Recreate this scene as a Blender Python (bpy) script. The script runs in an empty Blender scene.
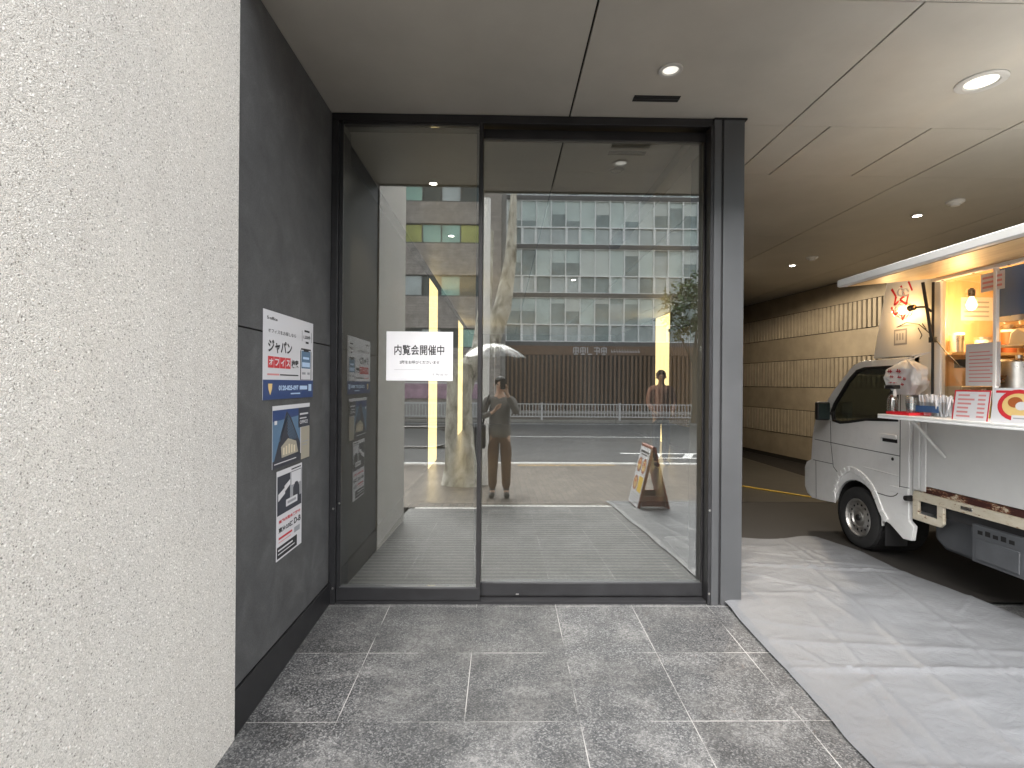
import bpy, bmesh, math, random
from mathutils import Vector, Matrix, noise
random.seed(7)
S = bpy.context.scene
COL = S.collection
R = math.radians
D = 3.514            # plane of the entrance frame
CZ = 1.459           # camera height above the level floor
CEIL = 3.26

def gz(y):
    """height of the ground: level inside, falling gently to the street"""
    if y >= D: return 0.0
    if y >= -5.2: return -0.0459 * (D - y) - .016
    return -0.52

# ------------------------------------------------------------------ materials
def new_mat(name):
    m = bpy.data.materials.new(name); m.use_nodes = True
    nt = m.node_tree; b = nt.nodes['Principled BSDF']
    return m, nt, b
def N(nt, t, **kw):
    n = nt.nodes.new(t)
    for k, v in kw.items():
        if k in n.inputs: n.inputs[k].default_value = v
        else: setattr(n, k, v)
    return n
def ramp(nt, pts):
    r = nt.nodes.new('ShaderNodeValToRGB')
    e = r.color_ramp.elements
    while len(e) < len(pts): e.new(0.5)
    for i, (p, c) in enumerate(pts):
        e[i].position = p
        e[i].color = (c, c, c, 1) if not isinstance(c, tuple) else (*c, 1)
    return r
def coords(nt, scale=(1, 1, 1)):
    g = nt.nodes.new('ShaderNodeNewGeometry')
    if scale == (1, 1, 1): return g.outputs['Position']
    mp = nt.nodes.new('ShaderNodeMapping'); mp.inputs['Scale'].default_value = scale
    nt.links.new(g.outputs['Position'], mp.inputs['Vector'])
    return mp.outputs['Vector']
def plain(name, col, rough=0.5, metal=0.0, var=0.0, vscale=6.0, bump=0.0, bscale=60.0, coat=0.0, spec=0.5, sheen=0.0):
    m, nt, b = new_mat(name)
    b.inputs['Base Color'].default_value = (*col, 1)
    b.inputs['Roughness'].default_value = rough
    b.inputs['Metallic'].default_value = metal
    b.inputs['Coat Weight'].default_value = coat
    b.inputs['Specular IOR Level'].default_value = spec
    if var > 0:
        n = N(nt, 'ShaderNodeTexNoise', Scale=vscale, Detail=6.0, Roughness=0.6)
        nt.links.new(coords(nt), n.inputs['Vector'])
        r = ramp(nt, [(0.3, tuple(max(0, c * (1 - var)) for c in col)), (0.7, tuple(min(1, c * (1 + var)) for c in col))])
        nt.links.new(n.outputs['Fac'], r.inputs['Fac'])
        nt.links.new(r.outputs['Color'], b.inputs['Base Color'])
        rr = N(nt, 'ShaderNodeMapRange'); rr.inputs['To Min'].default_value = max(0.02, rough - .08); rr.inputs['To Max'].default_value = min(1, rough + .1)
        nt.links.new(n.outputs['Fac'], rr.inputs['Value']); nt.links.new(rr.outputs['Result'], b.inputs['Roughness'])
    if bump > 0:
        n2 = N(nt, 'ShaderNodeTexNoise', Scale=bscale, Detail=5.0)
        nt.links.new(coords(nt), n2.inputs['Vector'])
        bp = N(nt, 'ShaderNodeBump', Strength=bump, Distance=0.01)
        nt.links.new(n2.outputs['Fac'], bp.inputs['Height']); nt.links.new(bp.outputs['Normal'], b.inputs['Normal'])
    return m
def emit(name, col, st):
    m, nt, b = new_mat(name)
    b.inputs['Base Color'].default_value = (*[min(1, c) for c in col], 1)
    b.inputs['Emission Color'].default_value = (*col, 1)
    b.inputs['Emission Strength'].default_value = st
    return m
def glass(name, refl, tint, rough=0.0, dust_haze=0.0):
    m = bpy.data.materials.new(name); m.use_nodes = True
    nt = m.node_tree; nt.nodes.clear()
    out = nt.nodes.new('ShaderNodeOutputMaterial'); mix = nt.nodes.new('ShaderNodeMixShader')
    tr = nt.nodes.new('ShaderNodeBsdfTransparent'); tr.inputs['Color'].default_value = (*tint, 1)
    gl = nt.nodes.new('ShaderNodeBsdfGlossy'); gl.inputs['Roughness'].default_value = rough
    gl.inputs['Color'].default_value = (.97, .98, .97, 1)
    fr = nt.nodes.new('ShaderNodeFresnel'); fr.inputs['IOR'].default_value = 1.5
    ad = nt.nodes.new('ShaderNodeMath'); ad.operation = 'ADD'; ad.use_clamp = True; ad.inputs[1].default_value = refl
    ge = nt.nodes.new('ShaderNodeNewGeometry'); io = nt.nodes.new('ShaderNodeMath'); io.operation = 'MULTIPLY_ADD'
    io.inputs[1].default_value = -(1.5 - 1 / 1.5); io.inputs[2].default_value = 1.5
    nt.links.new(ge.outputs['Backfacing'], io.inputs[0]); nt.links.new(io.outputs[0], fr.inputs['IOR'])
    nt.links.new(fr.outputs[0], ad.inputs[0]); nt.links.new(ad.outputs[0], mix.inputs[0])
    nt.links.new(tr.outputs[0], mix.inputs[1]); nt.links.new(gl.outputs[0], mix.inputs[2])
    if dust_haze:  # faint diffuse dust film, put in as haze to lift the glass blacks
        df = nt.nodes.new('ShaderNodeBsdfDiffuse'); df.inputs['Color'].default_value = (.6, .6, .58, 1); m2 = nt.nodes.new('ShaderNodeMixShader')
        n = N(nt, 'ShaderNodeTexNoise', Scale=2.4, Detail=7.0, Roughness=.65, Distortion=.8); nt.links.new(coords(nt, (1, 1, .35)), n.inputs['Vector'])
        mr = N(nt, 'ShaderNodeMapRange'); mr.inputs['From Min'].default_value = .3; mr.inputs['From Max'].default_value = .75; mr.inputs['To Min'].default_value = dust_haze * .4; mr.inputs['To Max'].default_value = dust_haze * 1.6
        nt.links.new(n.outputs['Fac'], mr.inputs['Value']); nt.links.new(mr.outputs['Result'], m2.inputs[0])
        nt.links.new(mix.outputs[0], m2.inputs[1]); nt.links.new(df.outputs[0], m2.inputs[2]); nt.links.new(m2.outputs[0], out.inputs[0])
    else: nt.links.new(mix.outputs[0], out.inputs[0])
    return m

def aggregate_mat():
    """sandy exposed-aggregate concrete: fine grains, scattered pale and dark chips, small pores"""
    m, nt, b = new_mat('exposed_aggregate')
    p = coords(nt)
    wn = N(nt, 'ShaderNodeTexNoise', Scale=70.0, Detail=2.0); nt.links.new(p, wn.inputs['Vector'])
    mixv = N(nt, 'ShaderNodeMix'); mixv.data_type = 'VECTOR'; mixv.inputs[0].default_value = .008
    nt.links.new(p, mixv.inputs[4]); nt.links.new(wn.outputs['Color'], mixv.inputs[5])
    g = N(nt, 'ShaderNodeTexVoronoi', Scale=300.0); nt.links.new(mixv.outputs[1], g.inputs['Vector'])
    gs = N(nt, 'ShaderNodeSeparateColor'); nt.links.new(g.outputs['Color'], gs.inputs[0])
    grain = ramp(nt, [(0.0, (.42, .408, .385)), (.15, (.585, .57, .54)), (.65, (.715, .70, .665)), (1.0, (.83, .815, .785))])
    nt.links.new(gs.outputs[0], grain.inputs['Fac'])
    def chips(scale, share, r0, r1, col, last):
        v = N(nt, 'ShaderNodeTexVoronoi', Scale=scale); nt.links.new(mixv.outputs[1], v.inputs['Vector'])
        sc = N(nt, 'ShaderNodeSeparateColor'); nt.links.new(v.outputs['Color'], sc.inputs[0])
        on = N(nt, 'ShaderNodeMath'); on.operation = 'GREATER_THAN'; on.inputs[1].default_value = 1 - share; nt.links.new(sc.outputs[1], on.inputs[0])
        rr = ramp(nt, [(r0, 1.0), (r1, 0.0)]); nt.links.new(v.outputs['Distance'], rr.inputs['Fac'])
        mu = N(nt, 'ShaderNodeMath'); mu.operation = 'MULTIPLY'; nt.links.new(on.outputs[0], mu.inputs[0]); nt.links.new(rr.outputs['Color'], mu.inputs[1])
        mx = N(nt, 'ShaderNodeMix'); mx.data_type = 'RGBA'; nt.links.new(mu.outputs[0], mx.inputs[0]); nt.links.new(last, mx.inputs[6]); mx.inputs[7].default_value = (*col, 1)
        return mx.outputs[2], mu.outputs[0]
    c, k1 = chips(92, .28, .26, .40, (.93, .92, .89), grain.outputs['Color'])
    c, k2 = chips(110, .16, .22, .36, (.27, .26, .235), c)
    c, k3 = chips(30, .10, .05, .08, (.10, .09, .08), c)
    big = N(nt, 'ShaderNodeTexNoise', Scale=1.4, Detail=5.0); nt.links.new(p, big.inputs['Vector'])
    br = ramp(nt, [(.3, (.95, .94, .93)), (.7, (1.03, 1.015, .99))]); nt.links.new(big.outputs['Fac'], br.inputs['Fac'])
    m2 = N(nt, 'ShaderNodeMix'); m2.data_type = 'RGBA'; m2.blend_type = 'MULTIPLY'; m2.inputs[0].default_value = 1
    nt.links.new(c, m2.inputs[6]); nt.links.new(br.outputs['Color'], m2.inputs[7])
    sn = N(nt, 'ShaderNodeTexNoise', Scale=5.0, Detail=7.0, Roughness=.65); nt.links.new(coords(nt, (1, 1.6, .12)), sn.inputs['Vector'])
    sr = ramp(nt, [(.32, (.955, .95, .945)), (.52, (1, 1, 1))]); nt.links.new(sn.outputs['Fac'], sr.inputs['Fac'])
    m3 = N(nt, 'ShaderNodeMix'); m3.data_type = 'RGBA'; m3.blend_type = 'MULTIPLY'; m3.inputs[0].default_value = 1
    nt.links.new(m2.outputs[2], m3.inputs[6]); nt.links.new(sr.outputs['Color'], m3.inputs[7]); nt.links.new(m3.outputs[2], b.inputs['Base Color'])
    b.inputs['Roughness'].default_value = .55
    ad = N(nt, 'ShaderNodeMath'); ad.operation = 'SUBTRACT'
    nt.links.new(k1, ad.inputs[0]); nt.links.new(g.outputs['Distance'], ad.inputs[1])
    bp = N(nt, 'ShaderNodeBump', Strength=.6, Distance=.004)
    nt.links.new(ad.outputs[0], bp.inputs['Height']); nt.links.new(bp.outputs['Normal'], b.inputs['Normal'])
    return m

def granite_mat():
    m, nt, b = new_mat('granite_tiles')
    p = coords(nt)
    v = N(nt, 'ShaderNodeTexVoronoi', Scale=165.0); nt.links.new(p, v.inputs['Vector'])
    sep = N(nt, 'ShaderNodeSeparateColor'); nt.links.new(v.outputs['Color'], sep.inputs[0])
    n1 = N(nt, 'ShaderNodeTexNoise', Scale=85.0, Detail=4.0, Roughness=.7); nt.links.new(p, n1.inputs['Vector'])
    ad = N(nt, 'ShaderNodeMath'); ad.operation = 'ADD'; nt.links.new(sep.outputs[0], ad.inputs[0]); nt.links.new(n1.outputs['Fac'], ad.inputs[1])
    cr = ramp(nt, [(.25, (.018, .019, .021)), (.5, (.042, .044, .047)), (.72, (.082, .083, .085)), (.95, (.2, .2, .198))])
    hf = N(nt, 'ShaderNodeMath'); hf.operation = 'MULTIPLY'; hf.inputs[1].default_value = .62
    nt.links.new(ad.outputs[0], hf.inputs[0]); nt.links.new(hf.outputs[0], cr.inputs['Fac'])
    # lime bloom and worn patches
    n2 = N(nt, 'ShaderNodeTexNoise', Scale=3.2, Detail=9.0, Roughness=.68, Distortion=.4); nt.links.new(p, n2.inputs['Vector'])
    r2 = ramp(nt, [(.45, 0.0), (.62, 1.0)]); nt.links.new(n2.outputs['Fac'], r2.inputs['Fac'])
    n2b = N(nt, 'ShaderNodeTexNoise', Scale=42.0, Detail=5.0, Roughness=.7); nt.links.new(p, n2b.inputs['Vector'])
    r2b = ramp(nt, [(.42, .25), (.62, 1.0)]); nt.links.new(n2b.outputs['Fac'], r2b.inputs['Fac'])
    mu = N(nt, 'ShaderNodeMath'); mu.operation = 'MULTIPLY'; nt.links.new(r2.outputs['Color'], mu.inputs[0]); nt.links.new(r2b.outputs['Color'], mu.inputs[1])
    mu2 = N(nt, 'ShaderNodeMath'); mu2.operation = 'MULTIPLY'; mu2.inputs[1].default_value = .66; nt.links.new(mu.outputs[0], mu2.inputs[0])
    m1 = N(nt, 'ShaderNodeMix'); m1.data_type = 'RGBA'; nt.links.new(mu2.outputs[0], m1.inputs[0])
    nt.links.new(cr.outputs['Color'], m1.inputs[6]); m1.inputs[7].default_value = (.25, .247, .24, 1)
    # damp dark stains
    n3 = N(nt, 'ShaderNodeTexNoise', Scale=2.7, Detail=9.0, Roughness=.72); nt.links.new(coords(nt, (1, 1.3, 1)), n3.inputs['Vector'])
    r3 = ramp(nt, [(.38, .66), (.54, 1.0)]); nt.links.new(n3.outputs['Fac'], r3.inputs['Fac'])
    m2 = N(nt, 'ShaderNodeMix'); m2.data_type = 'RGBA'; m2.blend_type = 'MULTIPLY'; m2.inputs[0].default_value = 1
    nt.links.new(m1.outputs[2], m2.inputs[6]); nt.links.new(r3.outputs['Color'], m2.inputs[7])
    # grout lines
    sx = N(nt, 'ShaderNodeSeparateXYZ'); nt.links.new(p, sx.inputs[0])
    def lines(sock, at, w):
        prev = None
        for a in at:
            s = N(nt, 'ShaderNodeMath'); s.operation = 'COMPARE'; s.inputs[1].default_value = a; s.inputs[2].default_value = w
            nt.links.new(sock, s.inputs[0])
            if prev is None: prev = s.outputs[0]
            else:
                q = N(nt, 'ShaderNodeMath'); q.operation = 'MAXIMUM'
                nt.links.new(prev, q.inputs[0]); nt.links.new(s.outputs[0], q.inputs[1]); prev = q.outputs[0]
        return prev
    # each tile its own tone
    def cell(sock, o, pitch):
        a_ = N(nt, 'ShaderNodeMath'); a_.operation = 'MULTIPLY_ADD'; a_.inputs[1].default_value = 1 / pitch; a_.inputs[2].default_value = -o / pitch; nt.links.new(sock, a_.inputs[0])
        f_ = N(nt, 'ShaderNodeMath'); f_.operation = 'FLOOR'; nt.links.new(a_.outputs[0], f_.inputs[0]); return f_.outputs[0]
    cx = N(nt, 'ShaderNodeCombineXYZ'); nt.links.new(cell(sx.outputs[0], -.68, .52), cx.inputs[0]); nt.links.new(cell(sx.outputs[1], 1.26, .557), cx.inputs[1])
    wn = N(nt, 'ShaderNodeTexWhiteNoise'); wn.noise_dimensions = '3D'; nt.links.new(cx.outputs[0], wn.inputs['Vector'])
    wr = ramp(nt, [(0, .66), (1, 1.02)]); nt.links.new(wn.outputs['Value'], wr.inputs['Fac'])
    m2b = N(nt, 'ShaderNodeMix'); m2b.data_type = 'RGBA'; m2b.blend_type = 'MULTIPLY'; m2b.inputs[0].default_value = 1
    nt.links.new(m2.outputs[2], m2b.inputs[6]); nt.links.new(wr.outputs['Color'], m2b.inputs[7])
    lx = lines(sx.outputs[0], (-.737, -.162, .362, .872, 1.38, 1.9, 2.42), .0022)
    ly = lines(sx.outputs[1], (1.26, 1.817, 2.374, 2.931, 3.488), .0024)
    mx = N(nt, 'ShaderNodeMath'); mx.operation = 'MAXIMUM'; nt.links.new(lx, mx.inputs[0]); nt.links.new(ly, mx.inputs[1])
    n4 = N(nt, 'ShaderNodeTexNoise', Scale=2.6, Detail=4.0); nt.links.new(p, n4.inputs['Vector'])
    r4 = ramp(nt, [(.44, .05), (.56, .9)]); nt.links.new(n4.outputs['Fac'], r4.inputs['Fac'])
    gm = N(nt, 'ShaderNodeMath'); gm.operation = 'MULTIPLY'; nt.links.new(mx.outputs[0], gm.inputs[0]); nt.links.new(r4.outputs['Color'], gm.inputs[1])
    m3 = N(nt, 'ShaderNodeMix'); m3.data_type = 'RGBA'; nt.links.new(gm.outputs[0], m3.inputs[0])
    nt.links.new(m2b.outputs[2], m3.inputs[6]); m3.inputs[7].default_value = (.34, .333, .32, 1)
    nt.links.new(m3.outputs[2], b.inputs['Base Color'])
    rr = N(nt, 'ShaderNodeMapRange'); rr.inputs['To Min'].default_value = .42; rr.inputs['To Max'].default_value = .72
    nt.links.new(n2.outputs['Fac'], rr.inputs['Value']); nt.links.new(rr.outputs['Result'], b.inputs['Roughness'])
    bp = N(nt, 'ShaderNodeBump', Strength=.25, Distance=.002)
    nt.links.new(ad.outputs[0], bp.inputs['Height']); nt.links.new(bp.outputs['Normal'], b.inputs['Normal'])
    return m

def slate_mat():
    m, nt, b = new_mat('dark_slate')
    p = coords(nt)
    n = N(nt, 'ShaderNodeTexNoise', Scale=5.0, Detail=8.0, Roughness=.65, Distortion=.5); nt.links.new(p, n.inputs['Vector'])
    r = ramp(nt, [(.3, (.052, .053, .055)), (.55, (.076, .077, .079)), (.75, (.108, .109, .111))]); nt.links.new(n.outputs['Fac'], r.inputs['Fac'])
    f = N(nt, 'ShaderNodeTexNoise', Scale=160.0, Detail=4.0); nt.links.new(p, f.inputs['Vector'])
    fr = ramp(nt, [(.3, .8), (.7, 1.2)]); nt.links.new(f.outputs['Fac'], fr.inputs['Fac'])
    mm = N(nt, 'ShaderNodeMix'); mm.data_type = 'RGBA'; mm.blend_type = 'MULTIPLY'; mm.inputs[0].default_value = 1
    nt.links.new(r.outputs['Color'], mm.inputs[6]); nt.links.new(fr.outputs['Color'], mm.inputs[7]); nt.links.new(mm.outputs[2], b.inputs['Base Color'])
    b.inputs['Roughness'].default_value = .6
    bp = N(nt, 'ShaderNodeBump', Strength=.15, Distance=.003); nt.links.new(f.outputs['Fac'], bp.inputs['Height']); nt.links.new(bp.outputs['Normal'], b.inputs['Normal'])
    return m

def mat_strips():
    m, nt, b = new_mat('entrance_matting')
    p = coords(nt); sx = N(nt, 'ShaderNodeSeparateXYZ'); nt.links.new(p, sx.inputs[0])
    f = N(nt, 'ShaderNodeMath'); f.operation = 'MULTIPLY'; f.inputs[1].default_value = 1 / .07; nt.links.new(sx.outputs[1], f.inputs[0])
    fr = N(nt, 'ShaderNodeMath'); fr.operation = 'FRACT'; nt.links.new(f.outputs[0], fr.inputs[0])
    r = ramp(nt, [(.0, (.012, .011, .010)), (.58, (.014, .013, .012)), (.64, (.09, .085, .073)), (.94, (.09, .085, .073)), (1, (.012, .011, .010))])
    nt.links.new(fr.outputs[0], r.inputs['Fac'])
    n = N(nt, 'ShaderNodeTexNoise', Scale=7.0, Detail=6.0, Roughness=.7); nt.links.new(p, n.inputs['Vector'])
    nr = ramp(nt, [(.3, .6), (.7, 1.3)]); nt.links.new(n.outputs['Fac'], nr.inputs['Fac'])
    mm = N(nt, 'ShaderNodeMix'); mm.data_type = 'RGBA'; mm.blend_type = 'MULTIPLY'; mm.inputs[0].default_value = 1
    nt.links.new(r.outputs['Color'], mm.inputs[6]); nt.links.new(nr.outputs['Color'], mm.inputs[7]); nt.links.new(mm.outputs[2], b.inputs['Base Color'])
    b.inputs['Roughness'].default_value = .8
    return m

def brick_mat(name, c1, c2, cm, bw, bh, plane='xz', mortar=.012, rough=.75):
    m, nt, b = new_mat(name)
    g = nt.nodes.new('ShaderNodeNewGeometry'); sx = N(nt, 'ShaderNodeSeparateXYZ'); nt.links.new(g.outputs['Position'], sx.inputs[0])
    cb = N(nt, 'ShaderNodeCombineXYZ')
    nt.links.new(sx.outputs['XYZ'.index(plane[0].upper())], cb.inputs[0]); nt.links.new(sx.outputs['XYZ'.index(plane[1].upper())], cb.inputs[1])
    t = nt.nodes.new('ShaderNodeTexBrick'); t.inputs['Scale'].default_value = 1
    t.inputs['Color1'].default_value = (*c1, 1); t.inputs['Color2'].default_value = (*c2, 1); t.inputs['Mortar'].default_value = (*cm, 1)
    t.inputs['Mortar Size'].default_value = mortar; t.inputs['Brick Width'].default_value = bw; t.inputs['Row Height'].default_value = bh
    nt.links.new(cb.outputs[0], t.inputs['Vector'])
    n = N(nt, 'ShaderNodeTexNoise', Scale=3.0, Detail=6.0); nt.links.new(g.outputs['Position'], n.inputs['Vector'])
    nr = ramp(nt, [(.3, .75), (.7, 1.2)]); nt.links.new(n.outputs['Fac'], nr.inputs['Fac'])
    mm = N(nt, 'ShaderNodeMix'); mm.data_type = 'RGBA'; mm.blend_type = 'MULTIPLY'; mm.inputs[0].default_value = 1
    nt.links.new(t.outputs['Color'], mm.inputs[6]); nt.links.new(nr.outputs['Color'], mm.inputs[7]); nt.links.new(mm.outputs[2], b.inputs['Base Color'])
    b.inputs['Roughness'].default_value = rough
    return m

def bark_mat():
    m, nt, b = new_mat('pale_mottled_bark')
    p = coords(nt, (1, 1, .55))
    n = N(nt, 'ShaderNodeTexNoise', Scale=6.0, Detail=7.0, Roughness=.65, Distortion=.8); nt.links.new(p, n.inputs['Vector'])
    r = ramp(nt, [(.32, (.13, .12, .09)), (.45, (.38, .36, .3)), (.6, (.62, .6, .53)), (.8, (.7, .69, .64))]); nt.links.new(n.outputs['Fac'], r.inputs['Fac'])
    nt.links.new(r.outputs['Color'], b.inputs['Base Color']); b.inputs['Roughness'].default_value = .85
    bp = N(nt, 'ShaderNodeBump', Strength=.4, Distance=.02); nt.links.new(n.outputs['Fac'], bp.inputs['Height']); nt.links.new(bp.outputs['Normal'], b.inputs['Normal'])
    return m
def leaf_mat(name, c):
    m, nt, b = new_mat(name)
    g = nt.nodes.new('ShaderNodeNewGeometry')
    r = ramp(nt, [(0, tuple(x * .5 for x in c)), (1, tuple(x * 1.6 for x in c))]); nt.links.new(g.outputs['Random Per Island'], r.inputs['Fac'])
    nt.links.new(r.outputs['Color'], b.inputs['Base Color']); b.inputs['Roughness'].default_value = .5
    return m
def paint_mat():
    """white vehicle paint with faint road film and scratches"""
    m, nt, b = new_mat('white_paint')
    p = coords(nt)
    n = N(nt, 'ShaderNodeTexNoise', Scale=3.0, Detail=8.0, Roughness=.7); nt.links.new(p, n.inputs['Vector'])
    r = ramp(nt, [(.35, (.80, .80, .785)), (.55, (.87, .87, .86))]); nt.links.new(n.outputs['Fac'], r.inputs['Fac'])
    f = N(nt, 'ShaderNodeTexNoise', Scale=14.0, Detail=8.0, Roughness=.8); nt.links.new(coords(nt, (1, .4, 2)), f.inputs['Vector'])
    fr = ramp(nt, [(.30, .72), (.42, 1.0)]); nt.links.new(f.outputs['Fac'], fr.inputs['Fac'])
    mm = N(nt, 'ShaderNodeMix'); mm.data_type = 'RGBA'; mm.blend_type = 'MULTIPLY'; mm.inputs[0].default_value = .45
    nt.links.new(r.outputs['Color'], mm.inputs[6]); nt.links.new(fr.outputs['Color'], mm.inputs[7])
    # small rust blooms and brown drips
    rn = N(nt, 'ShaderNodeTexNoise', Scale=7.0, Detail=10.0, Roughness=.78); nt.links.new(coords(nt, (1, 1.4, .55)), rn.inputs['Vector'])
    rs = ramp(nt, [(.66, 0.0), (.74, .55)]); nt.links.new(rn.outputs['Fac'], rs.inputs['Fac'])
    mr = N(nt, 'ShaderNodeMix'); mr.data_type = 'RGBA'; nt.links.new(rs.outputs['Color'], mr.inputs[0]); nt.links.new(mm.outputs[2], mr.inputs[6]); mr.inputs[7].default_value = (.42, .33, .24, 1)
    nt.links.new(mr.outputs[2], b.inputs['Base Color'])
    b.inputs['Roughness'].default_value = .32; b.inputs['Coat Weight'].default_value = .25; b.inputs['Coat Roughness'].default_value = .12
    return m
def rust_mat(name, k):
    m, nt, b = new_mat(name)
    n = N(nt, 'ShaderNodeTexNoise', Scale=16.0, Detail=8.0, Roughness=.75); nt.links.new(coords(nt, (1, .6, 1.6)), n.inputs['Vector'])
    r = ramp(nt, [(.36 - k, (.06, .018, .014)), (.42 - k, (.26, .11, .05)), (.46 - k, (.66, .59, .45)), (.74 - min(0, k), (.76, .71, .6))]); nt.links.new(n.outputs['Fac'], r.inputs['Fac'])
    nt.links.new(r.outputs['Color'], b.inputs['Base Color']); b.inputs['Roughness'].default_value = .6
    return m
def wood_mat(name, c1, c2, axis_scale=(3, 30, 30)):
    m, nt, b = new_mat(name)
    n = N(nt, 'ShaderNodeTexNoise', Scale=1.0, Detail=7.0, Distortion=.6); nt.links.new(coords(nt, axis_scale), n.inputs['Vector'])
    r = ramp(nt, [(.3, c1), (.7, c2)]); nt.links.new(n.outputs['Fac'], r.inputs['Fac'])
    nt.links.new(r.outputs['Color'], b.inputs['Base Color']); b.inputs['Roughness'].default_value = .45
    return m
def tarp_mat():
    m, nt, b = new_mat('silver_sheeting')
    p = coords(nt)
    n = N(nt, 'ShaderNodeTexNoise', Scale=1.6, Detail=6.0, Roughness=.6, Distortion=.0); nt.links.new(p, n.inputs['Vector'])
    r = ramp(nt, [(.3, (.104, .108, .115)), (.7, (.132, .137, .145))]); nt.links.new(n.outputs['Fac'], r.inputs['Fac'])
    # weave
    w = N(nt, 'ShaderNodeTexVoronoi', Scale=300.0); nt.links.new(p, w.inputs['Vector'])
    nt.links.new(r.outputs['Color'], b.inputs['Base Color'])
    b.inputs['Roughness'].default_value = .46
    c = N(nt, 'ShaderNodeTexNoise', Scale=7.0, Detail=6.0, Roughness=.6, Distortion=.25); nt.links.new(coords(nt, (.9, 1.1, 1)), c.inputs['Vector'])
    bp = N(nt, 'ShaderNodeBump', Strength=.6, Distance=.022); nt.links.new(c.outputs['Fac'], bp.inputs['Height'])
    b2 = N(nt, 'ShaderNodeBump', Strength=.08, Distance=.002); nt.links.new(w.outputs['Distance'], b2.inputs['Height']); nt.links.new(bp.outputs['Normal'], b2.inputs['Normal'])
    nt.links.new(b2.outputs['Normal'], b.inputs['Normal'])
    return m

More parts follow.
